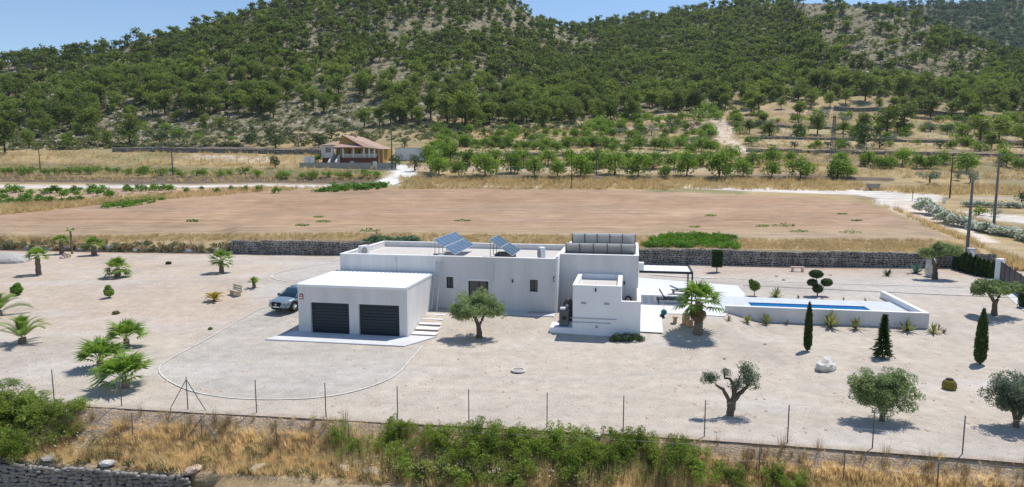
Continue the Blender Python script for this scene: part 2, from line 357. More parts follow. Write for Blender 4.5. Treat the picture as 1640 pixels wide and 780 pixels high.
def ribbon(name, P, w, m, dz=.03, hfun=None):
    Q = []
    for (x0, y0), (x1, y1) in zip(P[:-1], P[1:]):
        n = max(2, int(sqrt((x1 - x0) ** 2 + (y1 - y0) ** 2) / 6)); Q += [(x0 + (x1 - x0) * i / n, y0 + (y1 - y0) * i / n) for i in range(n)]
    Q.append(P[-1]); W3 = [np.array(G(*q)) for q in Q]; V = []; rr = random.Random(3)
    for i, p in enumerate(W3):
        d = W3[min(i + 1, len(W3) - 1)] - W3[max(i - 1, 0)]; n = np.array([-d[1], d[0], 0]); n /= np.linalg.norm(n) + 1e-9
        for s in (-1, 1):
            q = p + n * s * w / 2 * rr.uniform(.7, 1.15); V.append((q[0], q[1], float(plot_h(q[0], q[1])) + dz + .012))
    me = npmesh(name, V, [(2 * i, 2 * i + 1, 2 * i + 3, 2 * i + 2) for i in range(len(W3) - 1)], m); return tag(link(name, me), kind='structure')
def smooth(P, n=3):
    for _ in range(n):
        Q = [P[0]]
        for a, b in zip(P[:-1], P[1:]): Q += [(a[0] * .75 + b[0] * .25, a[1] * .75 + b[1] * .25), (a[0] * .25 + b[0] * .75, a[1] * .25 + b[1] * .75)]
        P = Q + [P[-1]]
    return P
ribbon('driveway_edging', smooth(RING), .10, W_['edging'])
ribbon('driveway_edging', smooth([(462, 452), (432, 446), (440, 438), (480, 429), (543, 420)]), .14, W_['edging'])
ribbon('driveway_edging', smooth([(1150, 444), (1240, 452), (1400, 456), (1545, 461)]), .16, W_['edging'])
ribbon('driveway_edging', smooth([(1190, 457), (1300, 462), (1450, 470), (1640, 478)]), .2, mat('edge_soil', (.36, .32, .28)))  # strip of darker soil colour along the lower edge of the drive
ribbon('concrete_slab', [(1040, 440), (1100, 444), (1150, 446)], .0 + .5, W_['edging'])

# --- terrain beyond the back wall: field, tracks, terraces, hills
us = np.arange(-400, 2041, 5.)
vs_, Ys_ = knots(us); segs = []
cnt = [2, 24, 14, 10, 6, 5, 7, 3, 9, 3, 7, 3, 7, 3, 8, 8, 3, 6, 3, 8, 60]
for k, n in enumerate(cnt):
    for j in range(n): segs.append((k, j / n))
segs.append((len(cnt), 0.))
rows = []; UV = []
for k, f in segs:
    if k >= len(vs_) - 1: v = vs_[-1]; Y = Ys_[-1]
    else: v = vs_[k] + f * (vs_[k + 1] - vs_[k]); Y = Ys_[k] + f * (Ys_[k + 1] - Ys_[k])
    t, e = ray(us, v); X = t * Y; Z = H_ + e * Y
    Z = Z + nz(X, Y)
    rows.append(np.stack([X, Y, Z], -1)); UV.append(np.stack([us, v], -1))
X, Y, Z = rows[-1].T
for dd, dz in ((30, -4), (110, -55), (200, -110)):
    X2 = X * (Y + dd) / Y; rows.append(np.stack([X2, Y + dd, Z + dz], -1)); UV.append(UV[-1])
Vt = np.concatenate(rows); UV = np.concatenate(UV); uu, vv = UV.T; x, y, z = Vt.T
nzx = (fbm(x / 6, y / 6, 4) - .5); jit = nzx * 10
C = np.ones((len(Vt), 4)); C[:, :3] = DRY; C[:, 3] = .0
grs = fbm(x / 14 + 50, y / 14, 4)
blend(C, (grs - .5) * 5, (.27, .21, .13)); blend(C, (fbm(x / 10, y / 10 + 70) - .55) * 6, DRYG)
# hills: stony slope with scrub
hb = np.interp(uu, [-400, 0, 500, 640, 700, 860, 1000, 1150, 1300, 1500, 1640, 2040], [240, 235, 215, 212, 190, 195, 185, 168, 158, 160, 165, 170])
hm = sstep((hb + jit * .6 - vv) / 8); blend(C, hm, ROCKY); C[:, 3] = hm
# field
FP = [(-400, 372), (0, 345), (200, 323), (420, 307), (520, 303.5), (760, 303), (1000, 305), (1100, 308), (1300, 316), (1385, 325), (1450, 350), (1525, 382), (1500, 392), (1240, 384), (1030, 380), (545, 374), (380, 375), (0, 380), (-400, 385)]
fm = inpoly(uu + jit * .6, vv + jit * .12, FP); C[fm, :3] = FIELD; C[fm, 3] = 0
blend(C, fm * np.clip((fbm(x / 30, y / 4, 4) - .5) * 3.2, 0, 1) * .7, (.345, .245, .18))
blend(C, fm * np.clip((fbm(x / 12 + 8, y / 9 + 4, 4) - .56) * 4, 0, 1) * .6, (.44, .33, .22))
blend(C, fm * sstep((vv - 350) / 28) * .55, (.36, .29, .19))
def strip(P, w, col, a=4., m=1., wob=.5):
    d = pathdist(uu, vv, P, a) + jit * wob * .5; blend(C, np.clip((w - d) / (w * .35) + .5, 0, 1) * m, col)
    C[d < w, 3] = 0
for P, w, c in (([( -400, 288), (0, 287), (200, 289), (420, 287), (640, 291)], 22, DARKSOIL),
                ([(-400, 262), (0, 270), (420, 276), (600, 272)], 30, (.20, .19, .10)),
                ([(410, 238), (300, 232), (180, 236), (520, 240)], 12, (.16, .13, .10)),
                ([(640, 282), (900, 283), (1290, 284), (1420, 288)], 13, DARKSOIL),
                ([(640, 270), (900, 271), (1290, 272)], 22, (.46, .35, .25)),
                ([(700, 240), (960, 244), (1180, 243)], 12, (.42, .34, .22)),
                ([(700, 247), (1000, 248), (1150, 249)], 7, (.20, .155, .11)),
                ([(800, 226), (1130, 228)], 8, (.42, .33, .23)),
                ([(960, 196), (1120, 198), (1100, 206), (950, 208)], 14, (.44, .32, .23)),
                ([(985, 184), (1075, 182)], 12, (.50, .38, .27)),
                ([(1190, 205), (1420, 214), (1640, 222)], 16, (.40, .33, .19)),
                ([(1200, 226), (1420, 232), (1640, 238)], 20, (.41, .33, .19)),
                ([(1200, 180), (1320, 183)], 11, (.48, .34, .25)),
                ([(1190, 152), (1340, 156), (1430, 160)], 8, (.30, .25, .19)),
                
                ([(1200, 236), (1640, 244)], 4, (.17, .14, .10)), ([(1200, 218), (1640, 226)], 4, (.19, .15, .11)), ([(1200, 256), (1640, 262)], 5, (.20, .16, .11)),
                ([(1200, 268), (1640, 282)], 8, (.36, .28, .16)),
                ([(1445, 333), (1560, 345), (1640, 352), (1750, 365)], 22, (.56, .51, .45)),
                ([(1180, 296), (1290, 292), (1380, 296), (1560, 300), (1700, 305)], 18, (.36, .27, .15)),
                ([(1560, 317), (1640, 319)], 6, (.42, .37, .31)),
                ([(0, 330), (150, 322), (420, 303)], 12, (.30, .23, .13)),
                ([(-400, 320), (0, 313), (230, 310), (420, 302)], 26, SOIL),
                ([(-400, 304), (0, 299), (200, 299), (420, 297), (560, 299)], 8.5, WHITEG),
                ([(620, 292), (650, 279), (640, 268)], 18, (.70, .68, .64)), ([(560, 298), (625, 292)], 9, WHITEG), ([(640, 296), (800, 299), (860, 300)], 4, PATHC),
                ([(1080, 298), (1200, 303), (1300, 306), (1380, 309), (1440, 318)], 13, WHITEG), ([(1370, 305), (1440, 316), (1480, 318)], 20, WHITEG), ([(1435, 322), (1475, 317)], 34, WHITEG),
                ([(1440, 322), (1500, 350), (1560, 378), (1640, 414), (1700, 440)], 17, PATHC), ([(1440, 338), (1500, 360), (1545, 380), (1580, 402), (1620, 425), (1660, 450)], 13, (.52, .40, .29)),
                ([(1410, 300), (1440, 308)], 8, PATHC), ([(1150, 195), (1163, 212), (1160, 222), (1190, 243)], 13, (.58, .48, .38)), ([(310, 251), (420, 255)], 16, (.50, .42, .32)),
                ([(500, 262), (620, 264)], 14, (.45, .40, .33)), ([(690, 213), (780, 215), (850, 220)], 14, DRY), ([(480, 252), (500, 250)], 16, DRY)):
    strip(P, w, c)
# dry grass verge above the back wall
gm = sstep((vv - np.interp(uu, [-400, 0, 400, 545, 1030, 1540], [380, 376, 370, 368, 378, 386])) / 5); blend(C, gm * .9, (.37, .28, .16))
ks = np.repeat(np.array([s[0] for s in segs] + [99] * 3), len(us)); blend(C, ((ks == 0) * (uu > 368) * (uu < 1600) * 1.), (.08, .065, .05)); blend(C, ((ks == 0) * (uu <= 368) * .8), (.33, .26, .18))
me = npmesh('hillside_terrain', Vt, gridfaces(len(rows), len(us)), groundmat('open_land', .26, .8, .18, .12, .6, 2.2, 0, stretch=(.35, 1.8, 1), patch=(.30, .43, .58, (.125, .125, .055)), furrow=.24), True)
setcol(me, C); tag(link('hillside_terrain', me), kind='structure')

# --- second ridge far behind on the right
CC = ([1000, 1150, 1250, 1400, 1480, 1560, 1640, 1900, 2100], [90, 60, 14, 10, 8, 2, -8, -20, -20])
us2 = np.arange(1000, 2101, 10.); rows = []
for k in range(34):
    f = k / 30; vc = np.interp(us2, *CC); v = 150 + (vc - 150) * min(f, 1); Y = 600 + 280 * f; t, e = ray(us2, v); X = t * Y; Z = H_ + e * Y - (60 * max(0, f - 1) * 10)
    rows.append(np.stack([X, Y + 0 * X, Z + 12 * (fbm(X / 90, Y / 90 + 0 * X, 3) - .5)], -1))
Vc = np.concatenate(rows); C = np.ones((len(Vc), 4)); C[:, :3] = (.16, .15, .10)
me = npmesh('far_ridge', Vc, gridfaces(34, len(us2)), bpy.data.materials['open_land'], True); setcol(me, C); tag(link('far_ridge', me), kind='structure')
FARROWS = rows
# --- bank in front of the fence, and the land below it
def F1(u): x, y = flat(u, float(np.interp(u, *FB))); return np.array([x, y])
us3 = np.arange(-400, 2041, 5.); P1 = np.array([F1(a) for a in us3]); d1 = P1[-1] - P1[0]; d1 /= np.linalg.norm(d1); n1 = np.array([d1[1], -d1[0]])
def bank_z(q, uu):
    zb = np.interp(q, [0, .35, .85, 1.35, 2.2, 3.1, 3.9], [0.0, -.04, -.55, -1.1, -1.38, -1.5, -1.62])
    return zb
QW = 3.15
rows = []; Cb = []
for q in list(np.arange(0.2, QW - .01, .11)) + [QW]:
    X = P1[:, 0] + n1[0] * q; Y = P1[:, 1] + n1[1] * q; Z = bank_z(q, us3) + (.14 * (fbm(X / .8, Y / .8, 3) - .5) * min(1, q * 1.5) + .3 * (fbm(X / 3, Y / 3) - .5) * (q > .8))
    rows.append(np.stack([X, Y, Z - (.01 if q < .3 else 0)], -1)); c = np.ones((len(X), 4)); c[:, :3] = (.50, .375, .26) if q < 1.5 else (.42, .32, .20)
    Cb.append(c)
for q, z in ((QW + .12, -2.2), (QW + .2, -3.2), (QW + 1.5, -3.35), (9, -3.6), (30, -4.), (80, -4.05)):
    X = P1[:, 0] + n1[0] * q; Y = P1[:, 1] + n1[1] * q; zg = max(-1.52 - (q - QW) * .22, -4.); rk = sstep((us3 - 378) / 45); rows.append(np.stack([X, Y, z * (1 - rk) + max(zg, z) * rk], -1)); c = np.ones((len(X), 4)); c[:, :3] = (.34, .25, .14); Cb.append(c)
me = npmesh('grass_bank', np.concatenate(rows), gridfaces(len(rows), len(us3))[:, ::-1], groundmat('bank_soil', .3, 4, .25, .9, .6, 12), True); setcol(me, np.concatenate(Cb)); tag(link('grass_bank', me), kind='structure')
def bank(u, q):
    p = F1(u) + n1 * q; return float(p[0]), float(p[1]), float(bank_z(q, u))
me = npmesh('valley_floor', [(-4000, -1500, -4.3), (4000, -1500, -4.3), (4000, 5000, -4.3), (-4000, 5000, -4.3)], [(0, 1, 2, 3)], mat('valley_soil', (.3, .23, .14), .95, .3, .05)); tag(link('valley_floor', me), kind='structure')

# ------------------------------------------------------------------ foliage builders
def clump_leaves(rng, cen, rad, n, size, flatten=1., up=.0, quad=False):
    """n leaf faces spread through the clumps; returns V, F"""
    cen = np.asarray(cen, float); rad = np.asarray(rad, float); w_ = rad ** 2; w_ = w_ / w_.sum(); k = rng.choice(len(cen), n, p=w_)
    d = rng.normal(size=(n, 3)); d /= np.linalg.norm(d, axis=1)[:, None]; r = rad[k] * rng.uniform(.45, 1.08, n) ** .7
    c = cen[k] + d * r[:, None] * np.array([1, 1, flatten])
    a = rng.normal(size=(n, 3)); a[:, 2] += up; a /= np.linalg.norm(a, axis=1)[:, None]
    b = np.cross(a, rng.normal(size=(n, 3))); b /= np.linalg.norm(b, axis=1)[:, None]
    s = size * rng.uniform(.6, 1.35, n)[:, None]
    if quad: V = np.stack([c - a * s, c - b * s * .42, c + a * s, c + b * s * .42], 1).reshape(-1, 3); return V, np.arange(4 * n).reshape(n, 4)
    V = np.stack([c - a * s * .6 - b * s * .5, c + a * s * .9, c - a * s * .6 + b * s * .5], 1).reshape(-1, 3)
    return V, np.arange(3 * n).reshape(n, 3)
def crown_clumps(rng, n, cx, cy, cz, rx, ry, rz, r0, r1, shell=.55):
    d = rng.normal(size=(n, 3)); d /= np.linalg.norm(d, axis=1)[:, None]; d[:, 2] = np.where(d[:, 2] < -.85, -d[:, 2] * .5, d[:, 2])
    r = rng.uniform(shell, 1, n)[:, None]; c = d * r * np.array([rx, ry, rz]) + np.array([cx, cy, cz])
    return c, rng.uniform(r0, r1, n)
def pine_mesh(seed, n, size):
    """unit pine: height about 1, crown from .25 up, irregular umbrella with gaps"""
    rng = np.random.RandomState(seed); lean = rng.uniform(-.05, .05, 2)
    k = rng.randint(15, 21); rw = rng.uniform(.25, .33); c, r = crown_clumps(rng, k, lean[0], lean[1], .62, rw, rw, .34, .09, .17, .1); c[:, :2] *= (1.15 - .75 * np.clip(c[:, 2:3] - .62, 0, 1))
    c2, r2 = crown_clumps(rng, 6, 0, 0, .36, .26, .26, .14, .08, .14, .2)
    V, Fc = clump_leaves(rng, np.vstack([c, c2]), np.r_[r, r2], n, size, .75, .3); return V, Fc
def trunk_mb(h, r, lean=(0, 0), br=4, seed=0, spread=.25, z0=.35):
    rr = random.Random(seed); m = MB(); m.tube([(0, 0, -.03 * h), (lean[0] * .3, lean[1] * .3, .3 * h), (lean[0], lean[1], .62 * h)], [r * 1.2, r, r * .55], 6)
    for i in range(br):
        a = rr.uniform(0, 2 * pi); z = h * rr.uniform(z0, .55); m.tube([(lean[0] * .5, lean[1] * .5, z), (cos(a) * spread * h * .6, sin(a) * spread * h * .6, z + .13 * h), (cos(a) * spread * h, sin(a) * spread * h, z + .27 * h)], [r * .5, r * .35, r * .15], 5)
    return m

# ------------------------------------------------------------------ trees and shrubs of the hills and the valley
def leafmesh(name, VF, m): return npmesh(name, VF[0], VF[1], m)
def proto(kind):
    out = []
    if kind == 'pine':
        for s in range(7):
            out.append((leafmesh('crown', pine_mesh(100 + s, 1500, .036), L_['pine']), trunk_mb(1, .02, br=5, seed=s), W_['barkd']))
    if kind == 'almond':
        for s in range(6):
            rng = np.random.RandomState(200 + s); c, r = crown_clumps(rng, 34, 0, 0, .45, .46, .46, .46, .12, .20, .35)
            out.append((leafmesh('crown', clump_leaves(rng, c, r, 1350, .050, .95, .2), L_['almond']), trunk_mb(1, .022, br=4, seed=s + 20, z0=.2), W_['barkd']))
    if kind == 'shrub':
        for s in range(6):
            rng = np.random.RandomState(300 + s); c, r = crown_clumps(rng, 12, 0, 0, .42, .62, .55, .42, .16, .26, .3)
            out.append((leafmesh('crown', clump_leaves(rng, c, r, 520, .07, .9, .3), L_['almond']), trunk_mb(.7, .03, br=3, seed=s + 30, z0=.1), W_['barkd']))
    if kind == 'evergreen':
        for s in range(5):
            rng = np.random.RandomState(400 + s); c, r = crown_clumps(rng, 13, 0, 0, .5, .48, .45, .42, .14, .24, .35)
            out.append((leafmesh('crown', clump_leaves(rng, c, r, 620, .05, .9, .2), L_['dark']), trunk_mb(.8, .03, br=3, seed=s + 40, z0=.1), W_['barkd']))
    if kind == 'greyolive':
        for s in range(5):
            rng = np.random.RandomState(500 + s); c, r = crown_clumps(rng, 13, 0, 0, .5, .62, .55, .42, .14, .24, .35)
            out.append((leafmesh('crown', clump_leaves(rng, c, r, 620, .05, .9, .2), L_['olivegrey']), trunk_mb(.8, .03, br=3, seed=s + 50, z0=.1), W_['barkd']))
    if kind == 'vine':
        for s in range(5):
            rng = np.random.RandomState(600 + s); c, r = crown_clumps(rng, 9, 0, 0, .5, .7, .55, .42, .2, .3, .3)
            out.append((leafmesh('crown', clump_leaves(rng, c, r, 300, .11, .9, .3), L_['vine']), trunk_mb(.6, .03, br=3, seed=s + 60, z0=.1), W_['barkd']))
    res = []
    for cm, tb, tm in out:
        t = bpy.data.meshes.new('trunk'); t.from_pydata(tb.v, [], tb.f); t.materials.append(tm); res.append((cm, t))
    return res
PR = {k: proto(k) for k in ('pine', 'almond', 'shrub', 'evergreen', 'greyolive', 'vine')}
def plant(name, kind, pos, h, label, cat, group=None, wide=1., rng=random):
    i = rng.randrange(len(PR[kind])); cm, tm = PR[kind][i]
    o = thing(name, label, cat, pos, rng.uniform(0, 6.28), group); o.scale = (h * wide, h * wide, h)
    link('crown', cm, o); link('trunk', tm, o); return o
def plantpx(name, kind, u, v, hp, label, cat, group=None, wide=1.):
    x, y, z = M(u, v); return plant(name, kind, (x, y, z - .1), hp * y / F_, label, cat, group, wide)
rg = np.random.RandomState(21)
BARE = [(700, 45, 120, 18, .8), (800, 30, 60, 22, .7), (625, 130, 38, 22, .9), (560, 165, 45, 22, .8), (600, 185, 60, 14, .8), (670, 165, 30, 25, .7), (1400, 62, 95, 40, .93), (1520, 108, 85, 30, .95), (1350, 130, 70, 20, .6), (1330, 18, 60, 16, .95), (1440, 120, 70, 22, .8),
        (100, 217, 150, 14, .6), (330, 208, 180, 14, .85), (925, 72, 34, 9, .9), (30, 130, 50, 16, .7), (340, 115, 22, 20, .7), (400, 195, 100, 12, .8), (900, 60, 30, 12, .7), (520, 195, 80, 16, .9), (1250, 120, 22, 25, .5), (250, 95, 60, 10, .5), (800, 150, 40, 14, .4), (1560, 60, 20, 16, .6), (1610, 140, 40, 14, .6)]
N = 34000; u = rg.uniform(-190, 1830, N); q = rg.rand(N)
vb = np.interp(u, [-400, 0, 500, 640, 860, 1000, 1150, 1300, 1500, 1640, 2040], [228, 226, 205, 204, 200, 192, 168, 160, 162, 170, 175])
vc = np.interp(u, *VC); v = vb + (vc - vb) * q
x, y, z = surf(u, v); _, Yc = knots(u); Yc = Yc[-1]
wt = y * (Yc - 235) / (vb - vc); keep = rg.rand(N) < wt / np.percentile(wt, 97)
for (a, b, c, d, s) in BARE: keep &= ~((((u - a) / c) ** 2 + ((v - b) / d) ** 2 < 1) & (rg.rand(N) < s))
keep &= (fbm(x / 28 + 5, y / 28, 3) + .22 * (v < 120) + .10 * (v < 170) - .16 * (u < 620) * (v > 150) - .02 * (u < 620) + .06 * (v < 140) > .385) | (rg.rand(N) < .13)
grid = {}; T = []
for i in np.nonzero(keep)[0]:
    c = (int(x[i] // 3.9), int(y[i] // 3.9))
    if any((c[0] + a, c[1] + b) in grid and (x[i] - grid[(c[0] + a, c[1] + b)][0]) ** 2 + (y[i] - grid[(c[0] + a, c[1] + b)][1]) ** 2 < 3.9 ** 2 for a in (-1, 0, 1) for b in (-1, 0, 1)): continue
    grid[c] = (x[i], y[i]); T.append((x[i], y[i], z[i], rg.choice([rg.uniform(6.5, 9.5), rg.uniform(3.5, 6)], p=[.75, .25]) * (1.12 if v[i] > 140 else 1.0), rg.uniform(.9, 1.35), u[i], v[i]))
for (a, b, hp, wd) in [(8, 245, 60, 1.1), (47, 238, 34, 1.2), (208, 232, 52, 1.2), (110, 239, 32, 1.3), (152, 232, 30, 1.3), (172, 231, 26, 1.2), (690, 192, 48, 1.2), (745, 203, 70, 1.1), (716, 196, 52, 1.2), (640, 197, 40, 1.2), (1545, 190, 50, 1.2), (310, 190, 46, 1.1), (245, 188, 44, 1.1), (440, 170, 44, 1.1),
                      (1385, 172, 45, 1.2), (1350, 165, 40, 1.2), (1445, 172, 48, 1.2), (1148, 168, 28, 1.1), (1250, 142, 38, 1.1), (980, 176, 36, 1.2), (1010, 172, 40, 1.1), (1040, 170, 32, 1.1), (940, 176, 30, .9), (820, 190, 34, 1.2), (860, 186, 32, 1.1), (900, 182, 36, 1.1), (1080, 168, 36, 1.2), (780, 195, 36, 1.1)]:
    X1, Y1, Z1 = M(a, b); T.append((X1, Y1, Z1, hp * Y1 / F_, wd, a, b))
T.sort(key=lambda t: -t[3] / t[1] * (1 if -40 < t[5] < 1680 else .01))
def pinelabel(u, v):
    # band of the slope, then side: what can be found around it
    if u < 300: s = 'left hill flank'
    elif u < 560: s = 'slope above the country house'
    elif u < 830: s = 'slope under the rocky clearing'
    elif u < 1130: s = 'saddle between the hills'
    elif u < 1380: s = 'hill above the stone terraces'
    else: s = 'slope below the bare knoll'
    return s
for i, (X1, Y1, Z1, h, wd, a, b) in enumerate(T[:300]):
    s = pinelabel(a, b); big = 'tall' if h > 8.3 else ('small' if h < 5.5 else 'mid-sized'); hi = 'foot' if b > 175 else 'middle'
    plant('pine_tree', 'pine', (X1, Y1, Z1 - .2), h, '%s pine at the %s of the %s' % (big, hi, s), 'pine', '%s pines at the %s of the %s' % (big, hi, s), wd)
rest = T[300:]
def scatter(name, items, protos, m, kind='stuff', label=None, cat=None):
    """one joined mesh: every item gets its own turn, height and width"""
    VV = []; FF = []; n = 0
    for (X1, Y1, Z1, h, wd) in items:
        V, Fc = protos[rg.randint(len(protos))]; a = rg.uniform(0, 6.28); c, s = cos(a), sin(a)
        P = np.empty_like(V); P[:, 0] = (V[:, 0] * c - V[:, 1] * s) * h * wd + X1; P[:, 1] = (V[:, 0] * s + V[:, 1] * c) * h * wd + Y1; P[:, 2] = V[:, 2] * h + Z1
        VV.append(P); FF.append(Fc + n); n += len(V)
    me = npmesh(name, np.concatenate(VV), np.concatenate(FF), m); return tag(link(name, me), label, cat, None, kind)
mp = [pine_mesh(700 + s, 640, .052) for s in range(8)]; fp = [pine_mesh(720 + s, 300, .076) for s in range(8)]
near = [(a, b, c - .3, h, w2) for a, b, c, h, w2, uu_, v_ in rest if b < 330]; farr = [(a, b, c - .3, h, w2) for a, b, c, h, w2, uu_, v_ in rest if b >= 330]
scatter('pine_wood', near, mp, L_['pine'], label='open green pine wood covering the lower hill slopes', cat='wood')
scatter('pine_wood', farr, fp, L_['pine'], label='dense green pine wood covering the upper hills to the skyline', cat='wood')
# trunks of the nearer wood
tb = MB()
for (a, b, c, h, w2) in near: tb.bar((a, b, c), (a + .1, b, c + h * .5), .02 * h, .012 * h, 4, False)
for (a, b, c, h, w2) in farr[:1200]: tb.bar((a, b, c), (a + .1, b, c + h * .5), .022 * h, .014 * h, 3, False)
tag(tb.build('pine_trunks', W_['barkd'], recalc=False), 'dark thin trunks under the pine wood', 'trunks', kind='stuff')
# far ridge wood
FR = np.array(FARROWS); it = []
for _ in range(5200):
    i = rg.randint(3, 30); j = rg.randint(0, FR.shape[1] - 1); p = FR[i, j] * (1 - rg.rand()) + FR[i, min(j + 1, FR.shape[1] - 1)] * rg.rand() if False else FR[i, j] + (FR[i, j + 1] - FR[i, j]) * rg.rand() + (FR[i + 1, j] - FR[i, j]) * rg.rand()
    it.append((p[0], p[1], p[2] - .5, rg.uniform(6.5, 11), rg.uniform(1, 1.5)))
scatter('far_pine_wood', it, [pine_mesh(740 + s, 95, .11) for s in range(6)], L_['pinefar'], label='dark blue-green pine wood on the far right ridge', cat='wood')
# scrub on the slopes
N = 15000; u = rg.uniform(-180, 1820, N); vb = vb0 = np.interp(u, [-400, 0, 500, 640, 860, 1000, 1150, 1300, 1500, 1640, 2040], [244, 242, 232, 228, 215, 200, 178, 166, 170, 182, 185]); q = rg.rand(N) ** 1.15; v = vb + (np.interp(u, *VC) - vb) * q
x, y, z = surf(u, v)
def blob(seed, n, size, sq=.7):
    r_ = np.random.RandomState(seed); c, r = crown_clumps(r_, 6, 0, 0, .42 * sq, .5, .5, .35, .2, .3, .2); return clump_leaves(r_, c, r, n, size, sq, .2)
scatter('hill_scrub', [(x[i], y[i], z[i] - .1, rg.uniform(.5, 2.2), rg.uniform(1, 1.8)) for i in range(N)], [blob(800 + s, 38, .18) for s in range(6)], L_['scrub'], label='grey-green low scrub dotted over the stony slopes', cat='scrub')
# loose pale rocks on the slopes
N = 2600; u = rg.uniform(-180, 1820, N); v = np.interp(u, [-400, 0, 500, 640, 860, 1000, 1150, 1300, 1500, 1640, 2040], [242, 240, 225, 222, 210, 196, 172, 160, 165, 175, 180]); v = v + (np.interp(u, *VC) - v) * rg.rand(N)
x, y, z = surf(u, v); Vb = np.array([(-1, -1, -.6), (1, -.8, -.6), (.9, 1, -.6), (-.8, .9, -.6), (-.6, -.5, .5), (.5, -.6, .6), (.6, .5, .4), (-.5, .6, .7)], float); Fb_ = np.array([(4, 5, 6, 7), (0, 1, 5, 4), (1, 2, 6, 5), (2, 3, 7, 6), (3, 0, 4, 7)])
scatter('slope_rocks', [(x[i], y[i], z[i], rg.uniform(.15, .7), rg.uniform(1, 2)) for i in range(N)], [(Vb, Fb_)], mat('limestone', (.42, .38, .34), .95, .25, .3), label='pale limestone rocks scattered over the slopes', cat='rocks')
# --- low dry stone walls of the terraces are built further down
# --- orchards
A1 = [(703, 277, 40), (735, 281, 26), (777, 280, 43), (818, 275, 35), (856, 281, 34), (893, 282, 30), (930, 280, 40), (950, 273, 36), (985, 277, 38), (1022, 280, 42), (1064, 281, 22), (1100, 279, 40), (1152, 284, 46), (1190, 280, 30), (1236, 283, 28), (1282, 283, 38), (1341, 283, 34), (1357, 281, 24)]
for i, (a, b, h) in enumerate(A1): plantpx('almond_tree', 'almond', a, b + 2, h * 1.12, 'leafy green almond tree in the front orchard row above the red field', 'almond tree', 'almond trees of the front orchard row', 1.05)
A2 = [(690, 258, 28), (722, 265, 34), (752, 266, 26), (792, 262, 26), (838, 268, 30), (878, 266, 28), (912, 262, 24), (962, 268, 30), (1005, 268, 28), (1046, 270, 30), (1080, 270, 28), (1126, 266, 26), (1172, 262, 28), (1205, 266, 26)]
for a, b, h in A2: plantpx('almond_tree', 'almond', a, b, h * 1.12, 'green almond tree in the second orchard row behind the pink soil strip', 'almond tree', 'almond trees of the second orchard row', 1.2)
A3 = [(1238, 260, 32), (1264, 258, 20), (1346, 262, 22), (1390, 266, 28), (1408, 270, 22), (1425, 270, 24), (1445, 265, 30), (1468, 270, 26), (1490, 270, 26), (1510, 262, 24), (1548, 276, 34), (1612, 267, 26), (1632, 272, 22)]
for a, b, h in A3: plantpx('almond_tree', 'almond', a, b, h, 'almond tree on the straw terrace either side of the wooden pole', 'almond tree', 'almond trees on the straw terrace at right', 1.25)
for a in list(range(702, 1140, 19)):
    plantpx('almond_tree', 'almond', a + random.uniform(-7, 7), random.uniform(233, 245), random.uniform(15, 25), 'young almond tree on the upper terraces below the pine slope', 'almond tree', 'young almond trees on the upper terraces', 1.3)
for a in range(700, 1150, 24):
    plantpx('almond_tree', 'almond', a + random.uniform(-8, 8), random.uniform(212, 222), random.uniform(11, 19), 'bright small tree along the top terrace at the foot of the pines', 'tree', 'small trees along the top terrace', 1.3)
for a in range(800, 1150, 17):
    plantpx('olive_bush', 'greyolive', a + random.uniform(-6, 6), random.uniform(225, 233), random.uniform(8, 13), 'blue-grey low olive bush between the terraces of almond trees', 'olive bush', 'blue-grey olive bushes on the terraces', 1.2)
for a, b, h, wd in [(968, 207, 20, 1.4), (960, 204, 22, 1.3), (945, 208, 18, 1.2), (1135, 190, 26, 1.4), (1118, 196, 18, 1.6), (1148, 186, 16, 1.2)]:
    plantpx('green_shrub', 'shrub', a, b, h, 'rounded green shrub near the winding track below the pines', 'shrub', 'rounded shrubs beside the winding track', wd)
EV = [(1276, 221, 28, 1.1, 'dark round evergreen alone above the straw terrace'), (1383, 236, 42, 1.1, 'largest dark evergreen on the right terraces'), (1408, 238, 22, 1.2, 'low dark evergreen at the right of the largest one'), (1354, 238, 13, 1.4, 'low dark bush left of the largest dark evergreen'),
      (1272, 238, 15, 1., 'small dark bush below the dark round evergreen'), (1517, 215, 19, 1.2, 'dark crowned tree on the far right terrace'), (1506, 238, 15, 1.4, 'dark low bush on the terrace left of the concrete pole'), (1135, 222, 15, 1.5, 'dark blue-green bush beside the track bend'), (1104, 212, 17, 1., 'narrow dark tree left of the track bend'), (1003, 184, 9, 1.2, 'tiny dark bush under the pines'),
      (1325, 236, 12, 1.3, 'small grey-dark bush left of the lattice pylon'), (441, 237, 25, 1.2, 'dark round olive at the left of the country house'), (478, 235, 18, 1.2, 'smaller dark olive between two larger ones'), (511, 237, 25, 1., 'dark olive touching the left wing of the country house'), (585, 232, 24, 1.4, 'wide dark tree behind the roof of the country house'),
      (441, 269, 22, 1.1, 'round dark green bush on the bank left of the white shed'), (634, 271, 28, .75, 'bluish dark tree at the end of the country house wall'), (664, 274, 30, .8, 'dark tree in front of the white outbuilding'), (648, 235, 13, 1., 'small bush behind the white outbuilding roof'), (1636, 326, 24, 1.1, 'dark green bush at the right edge above the oleanders')]
for a, b, h, wd, lb in EV: plantpx('evergreen_tree', 'evergreen', a, b, h, lb, 'tree', None, wd)
for a, b, h, wd, lb in [(1489, 293, 24, 1.5, 'wide grey-green olive beside the wooden pole'), (1534, 290, 18, 1., 'small grey olive right of the wooden pole'), (1554, 293, 22, 1.2, 'grey olive behind the nearer concrete pole'), (1594, 347, 16, 1.2, 'grey shrub between the oleanders and the pale yard')]: plantpx('olive_tree', 'greyolive', a, b, h, lb, 'olive tree', None, wd)
